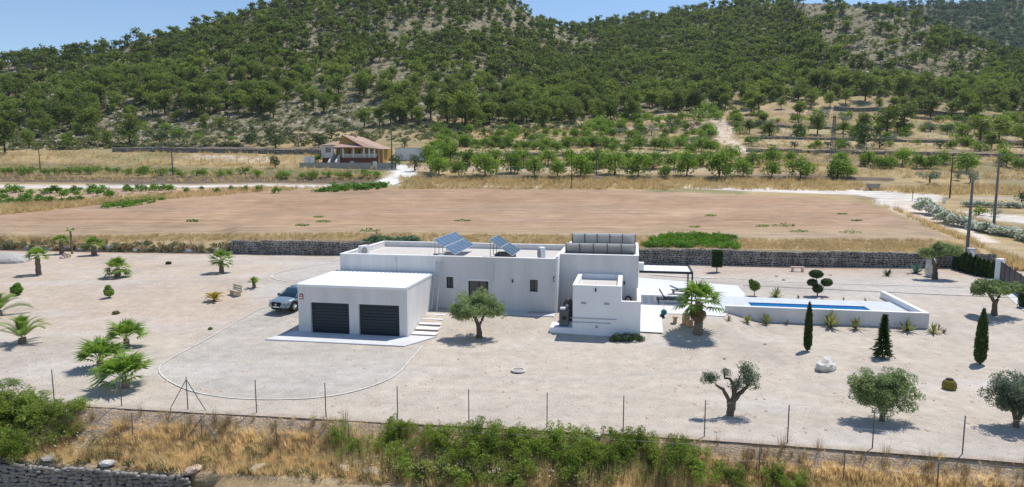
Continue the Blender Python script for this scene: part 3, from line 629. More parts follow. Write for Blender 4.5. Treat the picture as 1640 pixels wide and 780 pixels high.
for a, b, h, wd, lb in [(1567, 345, 20, 1., 'green shrub among the white oleanders'), (510, 262, 19, 1., 'bright shrub beside the white shed'), (692, 275, 40, .55, 'pale green tall shrub in front of the white outbuilding'), (713, 251, 27, .8, 'green tree at the right end of the white outbuilding'), (1610, 250, 18, 1.2, 'green shrub on the terrace right of the far pole'), (1385, 262, 8, 2., 'low green bush under the almond trees at right')]: plantpx('green_shrub', 'shrub', a, b, h, lb, 'shrub', None, wd)
for k in range(46): a = random.uniform(1150, 1660); plantpx('pine_tree', 'pine', a, random.uniform(150, 186) + (a - 1150) * .03, random.uniform(18, 38), 'pine along the top of the terraces under the right hill', 'pine', 'pines along the top of the terraces under the right hill', 1.25)
for a, b, h, wd in [(1232, 219, 26, 1.2), (1309, 216, 36, 1.1), (1383, 214, 36, 1.), (1420, 216, 50, 1.), (1447, 212, 50, 1.1), (1540, 226, 30, 1.), (1588, 240, 32, 1.2), (1570, 226, 44, 1.1), (1600, 224, 44, 1.2), (1490, 190, 34, 1.2), (1560, 200, 40, 1.2), (1620, 215, 40, 1.2), (1200, 214, 26, 1.), (1222, 205, 24, 1.2), (1350, 214, 22, 1.2), (1640, 236, 40, 1.2)]:
    plantpx('pine_tree', 'pine', a, b, h, 'bright green pine standing on the grassy terraces at right', 'pine', 'pines on the grassy terraces at right', wd * 1.2)
# hedges of scrub along the terraces
def bushrow(name, us_, vf, h0, h1, kind, label, cat, group, wd=1.4, jv=2):
    for a in us_: plantpx(name, kind, a + random.uniform(-5, 5), vf(a) + random.uniform(-jv, jv), random.uniform(h0, h1), label, cat, group, wd)
bushrow('bush', range(6, 230, 17), lambda a: 279, 13, 19, 'shrub', 'yellow-green bush in the row left of the grey pole', 'bush', 'bushes in the row at the far left', 1.1)
bushrow('bush', range(236, 425, 19), lambda a: 281, 13, 18, 'shrub', 'yellow-green bush in the row right of the grey pole', 'bush', 'bushes in the row right of the grey pole', 1.2)
bushrow('bush', [447, 462, 488, 500, 530, 545, 558, 585, 600], lambda a: 285, 13, 17, 'shrub', 'clipped green bush on the bank below the country house', 'bush', 'bushes below the country house', 1.25)
bushrow('bush', range(1180, 1640, 33), lambda a: 200 + (a - 1180) * .02, 7, 14, 'shrub', 'low green bush along the highest terrace edge at right', 'bush', 'bushes along the highest terrace edge', 1.7, 5)
bushrow('bush', range(1165, 1640, 37), lambda a: 244 + (a - 1180) * .02, 5, 10, 'greyolive', 'low grey bush along the middle terrace edge at right', 'bush', 'grey bushes along the middle terrace edge', 1.6, 4)
for k in range(120):
    a = random.uniform(960, 1640); plantpx('terrace_bush', random.choice(['shrub', 'shrub', 'almond', 'greyolive']), a, random.uniform(188, 240) + (a - 1180) * .015, random.uniform(9, 20), 'bush dotted over the grassy terraces %s the lattice pylon' % ('left of' if a < 1333 else 'right of'), 'bush', 'bushes dotted over the grassy terraces %s the pylon' % ('left of' if a < 1333 else 'right of'), 1.25)
for k in range(60):
    a = random.uniform(690, 1010); plantpx('terrace_bush', random.choice(['shrub', 'shrub', 'almond']), a, random.uniform(200, 250), random.uniform(9, 18), 'bush dotted over the terraces below the saddle slope', 'bush', 'bushes dotted over the terraces below the saddle', 1.3)
for k in range(26):
    a = random.uniform(200, 560); plantpx('slope_shrub', random.choice(['shrub', 'evergreen']), a, random.uniform(205, 232), random.uniform(8, 20), 'dark shrub at the foot of the slope left of the country house', 'shrub', 'shrubs at the foot of the slope left of the country house', 1.4)
bushrow('bush', range(1190, 1430, 16), lambda a: 158 + (a - 1180) * .02, 8, 13, 'shrub', 'low green bush on the narrow terrace under the right hill', 'bush', 'bushes on the narrow terrace under the hill', 1.5, 3)
for a in list(range(2, 190, 9)): plantpx('grapevine', 'vine', a + random.uniform(-4, 4), random.uniform(307, 323) - a * .02, random.uniform(10, 15), 'leafy grapevine in the crowded part of the vineyard at far left', 'grapevine', 'grapevines in the crowded part of the vineyard', 1.1)
for a in [202, 212, 223, 233, 245, 248, 262, 275, 300, 322, 349, 371, 392, 440, 205, 255, 268, 415]: plantpx('grapevine', 'vine', a, random.uniform(304, 311), random.uniform(8, 13), 'single grapevine spaced along the pink soil strip', 'grapevine', 'spaced grapevines on the pink soil strip', .95)
for a in range(1, 130, 14): plantpx('grapevine', 'vine', a, 326 - a * .03, random.uniform(9, 13), 'grapevine on the lower edge of the vineyard', 'grapevine', 'grapevines on the lower edge of the vineyard', 1.2)
# bright creeper patches on the bank of the field
def patch(name, P, n, h0, h1, m, label, cat, leafn=42, size=.17, wd=(1, 1.7), fn=M, kind='stuff'):
    items = []; us_ = [p[0] for p in P]; vs2 = [p[1] for p in P]
    while len(items) < n:
        a = rg.uniform(min(us_), max(us_)); b = rg.uniform(min(vs2), max(vs2))
        if inpoly(np.array([a]), np.array([b]), P)[0]: X1, Y1, Z1 = fn(a, b); items.append((X1, Y1, Z1 - .08, rg.uniform(h0, h1), rg.uniform(*wd)))
    return scatter(name, items, [blob(900 + s, leafn, size) for s in range(5)], m, kind, label, cat)
patch('green_undergrowth', [(498, 309), (545, 298), (615, 294), (618, 302), (560, 306)], 90, .8, 1.8, L_['vine'], 'bright green undergrowth on the bank below the pale drive', 'undergrowth')
patch('green_undergrowth', [(150, 334), (185, 322), (260, 314), (262, 322), (200, 333)], 90, .5, 1.3, L_['vine'], 'bright green undergrowth on the edge of the red field at left', 'undergrowth')
# dry grass of the valley, verge above the wall
def tuft(seed, n=16, sp_=.35, w_=.05):
    r_ = np.random.RandomState(seed); V = []
    for i in range(n):
        a = r_.uniform(0, 6.28); b = r_.rand() * sp_; c = np.array([cos(a) * b, sin(a) * b, 0]); t = c + np.array([cos(a) * r_.uniform(.05, .5), sin(a) * r_.uniform(.05, .5), r_.uniform(.6, 1.1)]); s = np.array([-sin(a), cos(a), 0]) * w_ * r_.uniform(.6, 1.4)
        V += [c - s, c + s, t]
    return np.array(V), np.arange(3 * n).reshape(n, 3)
tf = [tuft(s, 16, .55, .035) for s in range(6)]
def grass(name, P, n, h0, h1, m, label, fn=M, wd=(.8, 1.4), tufts=tf, vec=None):
    us_ = [p[0] for p in P]; vs2 = [p[1] for p in P]; a = rg.uniform(min(us_), max(us_), n * 4); b = rg.uniform(min(vs2), max(vs2), n * 4); k = inpoly(a, b, P); a, b = a[k][:n], b[k][:n]
    X1, Y1, Z1 = surf(a, b); return scatter(name, [(X1[i], Y1[i], Z1[i] - .05, rg.uniform(h0, h1), rg.uniform(*wd)) for i in range(len(a))], tufts, m, 'stuff', label, 'grass')
grass('dry_grass', [(-100, 391), (375, 385), (545, 385), (1030, 396), (1240, 400), (1500, 405), (1580, 420), (1560, 395), (1500, 385), (1240, 384), (1030, 379), (545, 374), (375, 376), (-100, 380)], 8500, .15, .55, L_['straw'], 'straw-coloured dry grass verge between the red field and the stone wall')
grass('dry_grass', [(640, 303), (640, 284), (1300, 287), (1420, 300), (1560, 297), (1640, 300), (1640, 312), (1480, 312), (1420, 306), (1100, 303)], 3000, .5, 1.3, L_['straw'], 'dry grass strip between the orchard and the pale track')
grass('dry_grass', [(0, 346), (0, 328), (420, 300), (520, 300), (420, 308), (200, 324)], 1800, .4, 1., L_['straw'], 'dry grass edge between the vineyard and the red field')
grass('dry_grass', [(1390, 318), (1560, 388), (1640, 440), (1640, 380), (1480, 325), (1600, 375), (1640, 372), (1640, 425), (1540, 385)], 2200, .4, 1.2, L_['straw'], 'dry grass around the rutted track at right')
grass('dry_grass', [(-60, 290), (420, 292), (600, 290), (600, 240), (420, 238), (-60, 244)], 2600, .4, 1.2, L_['straw'], 'dry grass on the terraces at left')
grass('dry_grass', [(650, 262), (1640, 290), (1640, 190), (1180, 185), (950, 200), (700, 215)], 5200, .4, 1.3, L_['straw'], 'dry grass on the terraces at right')
for i, (a, b, wd, hh, lb) in enumerate([(518, 355, 1.2, .45, 'green weed clump nearest the left roof of the villa'), (510, 348, .8, .35, 'small green weed clump in the left of the red field'), (484, 361, 1., .35, 'green weed clump at the left of a trio in the red field'), (592, 370, 1.6, .5, 'green weed clump in the field behind the villa garage'), (741, 354, 1.5, .35, 'flat green weed clump behind the left solar array'),
                                (308, 354, .9, .55, 'lone green weed in the left of the red field'), (1138, 346, 1., .4, 'green weed clump behind the pergola'), (1255, 362, 2.2, .5, 'long green weed patch in the right of the field'), (1221, 363, 1., .4, 'small green weed left of the long patch'), (1280, 371, 1.6, .35, 'flat green weed right below the long patch'), (1362, 373, 2., .4, 'green weed strip near the right of the field'), (1349, 343, 1., .3, 'faint green weed at the upper right of the field'), (1113, 364, 1., .35, 'low green weed behind the villa roof collectors'), (1373, 353, .9, .3, 'tiny green weed left of the rutted track')]):
    X1, Y1, Z1 = M(a, b); me = leafmesh('weed', clump_leaves(np.random.RandomState(i), [(0, 0, .1), (.6 * wd, .1, .1), (-.6 * wd, 0, .1)], [.5 * wd ** .5, .4, .4], 160, .14, .6, .4), L_['vine']); o = link('weed', me, None, (X1, Y1, Z1), (0, 0, 0), (1, 1, hh * 2)); tag(o, lb, 'weed')
patch('wall_creeper', [(1030, 396), (1060, 380), (1110, 376), (1175, 382), (1180, 399), (1110, 397)], 330, .6, 1.35, L_['vine'], 'bright green creeper spilling over the stone wall right of the villa', 'creeper', 110, .11, (.9, 1.4))
X1, Y1, Z1 = M(1140, 398); it = [(X1 + rg.uniform(-3, 1.2), Y1 - .55, Z1 - rg.uniform(.1, 1.3), rg.uniform(.3, .6), rg.uniform(.9, 1.3)) for _ in range(34)]; scatter('hanging_creeper', it, [blob(930 + s, 70, .13) for s in range(4)], L_['vine'], label='green creeper hanging down the stone wall behind the clipped cylinder tree', cat='creeper')
patch('blue_green_scrub', [(575, 388), (600, 383), (665, 384), (668, 391), (600, 393)], 45, .6, 1.5, leafmat('wormwood', (.05, .10, .05), (.17, .27, .14), .3, .3), 'blue-green low scrub behind the left roof of the villa', 'scrub', 70, .12)
# oleander hedge, white flowers: each bush a thing
ol = []
for s in range(4):
    rng = np.random.RandomState(950 + s); c, r = crown_clumps(rng, 9, 0, 0, .5, .6, .6, .4, .22, .3, .3); ol.append((leafmesh('foliage', clump_leaves(rng, c, r, 420, .09, .9), L_['greenol'] if 'greenol' in L_ else L_['olive']), leafmesh('blossom', clump_leaves(rng, c, r * 1.14, 640, .085, .9), L_['flower'])))
def oleander(a, b, hp, label, group):
    X1, Y1, Z1 = M(a, b); h = hp * Y1 / F_; o = thing('oleander', label, 'oleander', (X1, Y1, Z1 - .1), random.uniform(0, 6), group); o.scale = (h * 1.3, h * 1.3, h); f_, b_ = random.choice(ol); link('foliage', f_, o); link('blossom', b_, o)
OLP = [(1478, 332, 20), (1484, 342, 22), (1492, 345, 20), (1503, 350, 20), (1513, 356, 20), (1524, 359, 18), (1534, 362, 20), (1546, 364, 18), (1556, 366, 18), (1568, 370, 18), (1580, 372, 17), (1590, 374, 17), (1600, 376, 18), (1612, 378, 18), (1624, 380, 18), (1636, 384, 20), (1648, 388, 20)]
for a, b, h in OLP: oleander(a, b, h, 'white-flowering oleander in the slanting hedge along the rutted track', 'oleanders of the slanting hedge')
for a in range(1548, 1650, 11): oleander(a, 331 + (a - 1548) * .03, 11, 'white-flowering oleander in the row at the back of the pale yard', 'oleanders at the back of the pale yard')

# ------------------------------------------------------------------ the villa
HR = -TH
villa = thing('villa', 'white flat-roofed single-storey villa with double garage and raised block', 'house', (O[0], O[1], 0), HR)
def facade(mb, a0, a1, z0, z1, b, holes, dep=.22):
    xs = sorted({a0, a1, *[h[0] for h in holes], *[h[1] for h in holes]}); zs = sorted({z0, z1, *[h[2] for h in holes], *[h[3] for h in holes]})
    for i in range(len(xs) - 1):
        for j in range(len(zs) - 1):
            cx, cz = (xs[i] + xs[i + 1]) / 2, (zs[j] + zs[j + 1]) / 2
            if any(h[0] < cx < h[1] and h[2] < cz < h[3] for h in holes): continue
            mb.add([(xs[i], b, zs[j]), (xs[i + 1], b, zs[j]), (xs[i + 1], b, zs[j + 1]), (xs[i], b, zs[j + 1])], [(0, 1, 2, 3)])
    for (x0, x1, y0, y1) in holes:
        for P in ([(x0, y0), (x0, y1)], [(x0, y1), (x1, y1)], [(x1, y1), (x1, y0)], [(x1, y0), (x0, y0)]):
            (p, q), (r, s) = P; mb.add([(p, b, q), (r, b, s), (r, b + dep, s), (p, b + dep, q)], [(0, 1, 2, 3)])
def shell(a0, a1, b0, b1, z0, z1, holes=(), th=.25, dep=.22, top=True):
    """walls with openings in the front, parapet thickness on top"""
    m = MB(); facade(m, a0, a1, z0, z1, b0, list(holes), dep)
    m.add([(a1, b0, z0), (a1, b1, z0), (a1, b1, z1), (a1, b0, z1)], [(0, 1, 2, 3)]); m.add([(a1, b1, z0), (a0, b1, z0), (a0, b1, z1), (a1, b1, z1)], [(0, 1, 2, 3)]); m.add([(a0, b1, z0), (a0, b0, z0), (a0, b0, z1), (a0, b1, z1)], [(0, 1, 2, 3)])
    i = th; d = .55
    m.add([(a0 + i, b0 + i, z1 - d), (a1 - i, b0 + i, z1 - d), (a1 - i, b1 - i, z1 - d), (a0 + i, b1 - i, z1 - d), (a0 + i, b0 + i, z1), (a1 - i, b0 + i, z1), (a1 - i, b1 - i, z1), (a0 + i, b1 - i, z1)], [(0, 1, 5, 4), (1, 2, 6, 5), (2, 3, 7, 6), (3, 0, 4, 7)])
    m.add([(a0, b0, z1), (a1, b0, z1), (a1, b1, z1), (a0, b1, z1), (a0 + i, b0 + i, z1), (a1 - i, b0 + i, z1), (a1 - i, b1 - i, z1), (a0 + i, b1 - i, z1)], [(0, 1, 5, 4), (1, 2, 6, 5), (2, 3, 7, 6), (3, 0, 4, 7)])
    return m
def coping(a0, a1, b0, b1, z, w_=.3, o=.02, h=.05):
    m = MB(); m.box(a0 - o, a1 + o, b0 - o, b0 + w_, z + .002, z + h); m.box(a0 - o, a1 + o, b1 - w_, b1 + o, z + .002, z + h); m.box(a0 - o, a0 + w_, b0 + w_, b1 - w_, z + .002, z + h); m.box(a1 - w_, a1 + o, b0 + w_, b1 - w_, z + .002, z + h); return m
GZ = 3.34
DRS = [(-6.98, -4.16, .0, 2.17), (-3.46, -.57, .0, 2.17)]
shell(-7.9, 0, 0, 6, -.4, GZ, DRS, th=.12).build('garage_wall', W_['plaster'], villa, recalc=False)
m = MB(); n = 96; V = []
for k in range(n + 1):
    a = -7.86 + 7.82 * k / n; zz = .035 * (1 if k % 4 in (1, 2) else 0)
    V += [(a, -.06, GZ + .03 + zz), (a, 5.97, GZ + .12 + zz)]
m.add(V, [(2 * k, 2 * k + 2, 2 * k + 3, 2 * k + 1) for k in range(n)]); m.box(-7.93, .03, -.07, -.03, GZ - .10, GZ + .07); m.box(-7.93, -7.87, -.028, 5.97, GZ - .02, GZ + .13); m.box(-.03, .03, -.028, 5.97, GZ - .02, GZ + .13)
m.build('garage_roof', W_['whitesheet'], villa, recalc=False)
for (x0, x1, z0, z1) in DRS:
    d = MB().box(x0, x1, .215, .235, z0, z1).build('garage_door', W_['dark'], villa)
    h = (z1 - .02) / 5
    for k in range(5):
        mm = MB()
        for j in range(2): mm.box(x0 + .03, x1 - .03, .17, .214, .01 + h * k + j * h / 2 + .008, .01 + h * k + (j + 1) * h / 2 - .008)
        mm.build('door_panel', W_['anth'], d, bevel=.006)
    MB().box(x1 - .45, x1 - .25, .13, .168, .82, .86).build('handle', W_['dark'], d)
MZ = 4.72
WN = [(.98, 1.52, 2.33, 3.19), (2.68, 4.22, .9, 2.95), (7.36, 7.94, 2.28, 3.17)]
shell(-7.55, 9.4, 6, 15, -.4, MZ, WN, th=.28).build('main_wall', W_['plaster'], villa, recalc=False)
coping(-7.55, 9.4, 6, 15, MZ).build('parapet_coping', W_['coping'], villa)
MB().box(-7.3, 9.15, 6.25, 14.75, MZ - .6, MZ - .42).build('gravel_roof', W_['roofgravel'], villa)
for i, (x0, x1, z0, z1) in enumerate(WN):
    f = MB().box(x0, x0 + .05, 6.13, 6.18, z0, z1).box(x1 - .05, x1, 6.13, 6.18, z0, z1).box(x0 + .05, x1 - .05, 6.13, 6.18, z1 - .05, z1).box(x0 + .05, x1 - .05, 6.13, 6.18, z0, z0 + .05).box((x0 + x1) / 2 - .025, (x0 + x1) / 2 + .025, 6.131, 6.179, z0 + .05, z1 - .05).build('window', W_['dark'], villa)
    MB().box(x0 + .01, x1 - .01, 6.19, 6.2, z0 + .01, z1 - .01).build('pane', W_['glass'], f)
    if i != 1: MB().box(x0 + .06, x0 + .2, 6.1812, 6.188, z0 + .05, z1 - .05).build('curtain', W_['lgl'], f)
    MB().box(x0 - .04, x1 + .04, 5.94, 6.12, z0 - .045, z0 - .003).build('sill', W_['coping'], f)
MB().box(2.6, 4.3, 5.955, 5.997, 2.96, 3.12).build('lintel_box', W_['white'], villa)
MB().bar((4.55, 5.93, 3.0), (4.55, 5.93, 4.3), .04).box(4.49, 4.61, 5.88, 5.995, 4.28, 4.36).build('vent_pipe', W_['white'], villa, True)
MB().bar((-3.0, 5.93, 3.55), (-3.0, 5.93, 4.5), .035).box(-3.1, -2.9, 5.9, 5.995, 4.46, 4.52).build('vent_pipe', W_['white'], villa, True)
# raised block
UZ = 4.9
shell(9.4, 15.2, 7.5, 16.2, -.4, UZ, (), th=.3).build('raised_block_wall', W_['plaster'], villa, recalc=False)
coping(9.4, 15.2, 7.5, 16.2, UZ, .34).build('parapet_coping', W_['coping'], villa)
MB().box(9.7, 14.9, 7.8, 15.9, UZ - .6, UZ - .45).build('gravel_roof', W_['roofgravel'], villa)
MB().box(9.25, 9.41, 5.93, 7.6, .7, UZ + .04).build('corner_pier', W_['coping'], villa)
# low utility block in front
a0, a1, b0 = 10.85, 15.35, 2.35
p = shell(a0, 14.06, b0, 7.5, -.4, 3.5, (), th=.26); p.build('utility_block_wall', W_['plaster2'], villa, recalc=False)
coping(a0, 14.06, b0, 7.5, 3.5, .28).build('parapet_coping', W_['coping'], villa); MB().box(a0 + .25, 13.8, b0 + .25, 7.3, 2.9, 3.16).build('gravel_roof', W_['roofgravel'], villa)
MB().box(14.062, a1, b0 + .003, b0 + .23, -.4, 2.50).box(a1 - .22, a1, b0 + .231, 7.4, -.4, 2.50).build('yard_wall', W_['plaster2'], villa)
MB().box(14.07, a1 + .02, b0 - .02, b0 + .25, 2.502, 2.55).box(a1 - .24, a1 + .02, b0 + .26, 7.4, 2.502, 2.55).build('yard_coping', W_['coping'], villa)
MB().box(9.3, a0 - .003, b0 + .02, 6.9, -.4, .57).build('side_plinth', W_['plaster2'], villa)
for x in (11.40, 12.94):
    g = MB().box(x, x + .36, b0 - .02, b0 - .004, 2.26, 2.42).build('vent_grille', W_['alu'], villa)
    s = MB()
    for k in range(4): s.box(x + .02, x + .34, b0 - .034, b0 - .021, 2.275 + k * .035, 2.295 + k * .035)
    s.build('louvre', W_['grey'], g)
MB().bar((10.7, b0 - .06, 1.30), (13.8, b0 - .06, 1.30), .03).bar((10.8, b0 - .06, 1.02), (13.4, b0 - .06, 1.02), .03).build('water_pipe', W_['lgrey'], villa, True)
MB().box(12.40, 12.56, b0 - .05, b0 - .003, .68, .82).build('junction_box', W_['grey'], villa)
def lamp(a, b, z):
    MB().box(a - .045, a + .045, b - .10, b - .003, z - .12, z + .12).build('wall_lamp', W_['dark'], villa, bevel=.01)
lamp(6.06, 6, 3.04); lamp(14.2, 7.5, 2.9); lamp(12.37, b0, 3.26); lamp(-.9 + 16.1 - .0, 7.5, 3.3) if False else None
for a, b, z in ((9.2, 6, 3.28), (-7.62, 0, 2.55)):
    s = MB().box(a - .13, a + .13, b - .03, b - .004, z - .19, z + .19).build('alarm_sign', W_['red'], villa); MB().box(a - .09, a + .09, b - .036, b - .031, z - .12, z - .02).box(a - .05, a + .05, b - .036, b - .031, z + .03, z + .12).build('sign_print', W_['coping'], s)
# arched rack behind the yard wall
MB().tube([(14.25, 7.3, .9), (14.25, 7.3, 1.6), (14.35, 7.3, 1.85), (14.5, 7.3, 1.93), (14.65, 7.3, 1.85), (14.75, 7.3, 1.6), (14.75, 7.3, .9)], [.07] * 7, 6).build('arched_intake', W_['dark'], villa, True)
# roof bits
MB().box(.42, .62, 6.5, 6.7, 4.3, 4.92).bar((-.05, 6.7, 4.3), (-.05, 6.7, 4.75), .1).build('flue', W_['white'], villa)
def hloc(a, b): x, y = wor(a, b); return x, y
def roofthing(name, label, cat, a, b, z, rz=0, group=None): x, y = hloc(a, b); return thing(name, label, cat, (x, y, z), HR + rz, group)
# paving round the villa
def slab(name, pts, z0, z1, m, pxz=None):
    P = [hloc(a, b) for a, b in pts]; return tag(MB().prism(P, z0, z1).build(name, m), kind='structure')
slab('garage_apron', [(-9.1, -2.3), (.55, -2.2), (1.9, .42), (.06, .42), (.06, -.04), (-8.3, -.04)], -.3, .075, W_['conc'])
slab('villa_pavement', [(1.35, 4.6), (9.28, 4.75), (9.28, 5.98), (-.0, 5.98), (.02, 4.6)], -.2, .80, W_['conc'])
V = []
for i in range(9):
    b = 3.05 + i * .56
    for a in (15.37, 16.87): X, Y = hloc(a, b); V.append((X, Y, float(plot_h(X, Y)) + .09))
tag(link('side_pavement', npmesh('side_pavement', V, [(2 * i, 2 * i + 1, 2 * i + 3, 2 * i + 2) for i in range(8)], W_['tile'])), kind='structure')
slab('terrace', [(15.25, 6.8), (18.4, 6.9), (21.3, 6.7), (21.9, 8.6), (22.0, 13.7), (24.1, 13.9), (24.1, 19.6), (15.25, 22.3)], -.2, .86, W_['tile'])
st = roofthing('garden_steps', 'five pale concrete steps climbing beside the garage wall', 'steps', 0, 0, 0)
for k in range(5):
    b = .55 + k * .82; z = .155 * (k + 1)
    s = MB().box(.06, 1.75 - k * .08, b, b + .80, -.2, z - .05).build('step', W_['brickred'], st); MB().box(.05, 1.77 - k * .08, b - .03, b + .82 + .0, z - .048, z).build('tread', W_['coping'], s)
# solar arrays
def array(label, a, b, z, npan, wpan, L=2.0, tilt=33):
    r = roofthing('solar_array', label, 'solar panels', a, b, z, 0, 'solar arrays on the villa roof'); t = radians(tilt)
    for k in range(npan):
        y0 = k * wpan; P = lambda s, y, o: (-s * cos(t) + o * sin(t), y, s * sin(t) + o * cos(t))
        def pl(s0, s1, y0, y1, o0, o1):
            V = [P(s, y, o) for o in (o0, o1) for (s, y) in ((s0, y0), (s1, y0), (s1, y1), (s0, y1))]; return V, [(3, 2, 1, 0), (4, 5, 6, 7), (0, 1, 5, 4), (1, 2, 6, 5), (2, 3, 7, 6), (3, 0, 4, 7)]
        p = MB().add(*pl(.01, L, y0 + .01, y0 + wpan - .01, 0, .035)).build('solar_panel', W_['alu'], r)
        c = MB()
        for h in range(2): c.add(*pl(.04 + h * (L / 2 - .01), L / 2 - .03 + h * (L / 2 - .01), y0 + .05, y0 + wpan - .05, .036, .040))
        c.build('cells', W_['cell'], p)
    f = MB()
    for y in np.arange(.2, npan * wpan, wpan): f.bar((-L * cos(t) * .95, y, L * sin(t) * .93), (-L * cos(t) * .95, y, -.1), .025, n=4).bar((-.05, y, -.02), (-L * cos(t) * .95, y, -.1), .025, n=4)
    f.build('mounting_frame', W_['grey'], r)
array('large tilted blue solar array with six panels at the left of the roof', 1.5, 6.6, MZ + .08, 6, 1.03, 2.05)
array('smaller tilted blue solar array at the middle of the roof', 5.95, 6.6, MZ + .08, 3, 1.15, 2.2)
# collectors on the raised block, seen from behind
def collectors(label, b, z, a0=9.75, n=5, w=1.04, tall=1.05):
    r = roofthing('solar_collector_row', label, 'solar panels', a0, b, z, 0, 'collector rows on the raised block')
    for k in range(n):
        x0 = k * w; V = []
        for o in (0, .07): V += [(x0 + .02, o * .8, tall + o * .5), (x0 + w - .02, o * .8, tall + o * .5), (x0 + w - .02, tall * .75 + o * .8, .0 + o * .5), (x0 + .02, tall * .75 + o * .8, .0 + o * .5)]
        p = MB().add(V, [(3, 2, 1, 0), (4, 5, 6, 7), (0, 1, 5, 4), (1, 2, 6, 5), (2, 3, 7, 6), (3, 0, 4, 7)]).build('collector_panel', W_['lgrey'], r)
        MB().box(x0 + .05, x0 + w - .05, -.03, .03, tall - .12, tall - .02).build('top_rail', W_['alu'], p)
        MB().box(x0 + .06, x0 + w - .06, .2, .24, 0, .42).build('ballast_trough', W_['grey'], p)
    f = MB()
    for k in range(0, n + 1): x = k * w; f.box(x - .035, x + .035, -.06, -.0, -.1, tall); f.bar((x, -.03, tall), (x, tall * .8, -.1), .03, n=4)
    f.box(0, n * w, -.05, .02, -.1, 0); f.build('rack', W_['postgrey'], r)
collectors('front row of five grey collector panels seen from behind on the raised block', 8.3, UZ - .42, tall=1.18)
collectors('back row of five grey collector panels on the raised block', 13.6, UZ - .35, tall=1.35)
def acunit(label, a, b, z, rz, w=.8, h=.75):
    r = roofthing('air_conditioner', label, 'air conditioner', a, b, z, rz); MB().box(-w / 2, w / 2, -.17, .17, .08, h).build('casing', W_['white'], r, bevel=.02)
    MB().tube([(-.12, -.175, h * .55), (-.12, -.2, h * .55)], [h * .33, h * .33], 16).build('fan_grille', W_['grey'], r); m = MB(); m.box(-w / 2 + .08, -w / 2 + .16, -.2, .2, 0, .08); m.box(w / 2 - .16, w / 2 - .08, -.2, .2, 0, .08); m.build('foot', W_['grey'], r); return r
acunit('white air conditioner unit at the left end of the villa roof', -6.1, 7.2, MZ - .42, 1.2, .9, 1.0)
acunit('tall white air conditioner unit beside the raised block', 8.05, 7.3, MZ - .42, -1.1, .7, 1.15)
r = roofthing('inverter_box', 'small dark-fronted box by the left foot of the large solar array', 'inverter', .1, 6.7, MZ - .42); MB().box(-.3, .1, -.15, .15, 0, .55).build('casing', W_['white'], r, bevel=.01); MB().box(-.24, -.02, -.17, -.152, .2, .5).build('screen', W_['dark'], r)
r = roofthing('battery_cabinet', 'dark arched cover under the smaller solar array', 'roof cover', 4.1, 7.3, MZ - .42); MB().tube([(0, 0, .1), (.5, .1, .55), (1.2, .2, .75), (1.9, .3, .5)], [.03] * 4, 6).box(.3, 1.7, .2, 1.6, 0, .55).build('cover', W_['postgrey'], r, bevel=.03)
tag(MB().bar((8.4, 0, 0), (9.3, .2, .1), .03).bar((8.4, .2, .0), (9.2, .5, .0), .03).build('roof_pipe', W_['postgrey'], None, loc=(*hloc(0, 7.6), MZ - .3), rot=(0, 0, HR)), 'thin dark pipes lying on the roof beside the tall white unit', 'pipe')
# ladder
r = roofthing('ladder', 'pale aluminium ladder leaning on the villa wall above the steps', 'ladder', .12, 4.95, .79)
for x in (0, .40): MB().add([(x - .025, 0, 0), (x + .025, 0, 0), (x + .025, .05, 0), (x - .025, .05, 0), (x - .025 + .1, .95, 3.6), (x + .025 + .1, .95, 3.6), (x + .025 + .1, 1.0, 3.6), (x - .025 + .1, 1.0, 3.6)], [(3, 2, 1, 0), (4, 5, 6, 7), (0, 1, 5, 4), (1, 2, 6, 5), (2, 3, 7, 6), (3, 0, 4, 7)]).build('rail', W_['alu'], r)
for k in range(12): f = (k + .6) / 12.3; MB().bar((.1 * f, .03 + .95 * f, 3.6 * f), (.4 + .1 * f, .03 + .95 * f, 3.6 * f), .02, n=5).build('rung', W_['alu'], r)
# pool machinery on the plinth
r = roofthing('pump_unit', 'grey-green pump cabinet standing on the white side plinth', 'pump', 10.25, 3.0, .575); MB().box(-.35, .3, -.3, .35, 0, 1.15).build('casing', mat('pump_green', (.11, .13, .12), .6, .2, 4), r, bevel=.03)
MB().box(-.3, .05, -.32, .25, 1.16, 1.26).build('lid', W_['lgrey'], r); MB().tube([(0, -.31, .6), (0, -.36, .6)], [.16, .16], 12).build('gauge', W_['dark'], r)
r = roofthing('filter_tank', 'dark filter tank with two pale gauges behind the pump cabinet', 'filter tank', 10.35, 4.5, .575); MB().tube([(0, 0, 0), (0, 0, .3), (0, 0, 1.2), (0, 0, 1.5), (0, 0, 1.62)], [.26, .36, .36, .26, .1], 14).build('tank', mat('tank_brown', (.07, .062, .055), .5, .2, 4), r, True)
for z in (.75, 1.15): MB().tube([(-.05, -.35, z), (-.05, -.42, z)], [.11, .11], 10).build('gauge', W_['lgrey'], r)
tag(link('low_hedge', leafmesh('low_hedge', clump_leaves(np.random.RandomState(4), [(-.6, 0, .25), (0, 0, .28), (.6, 0, .25), (.9, 0, .2), (-.9, 0, .2)], [.42, .45, .42, .3, .3], 2600, .05, .7, .4), L_['dark']), None, (*hloc(14.5, 1.7), .0)), 'low dark clipped hedge at the foot of the utility block', 'hedge')
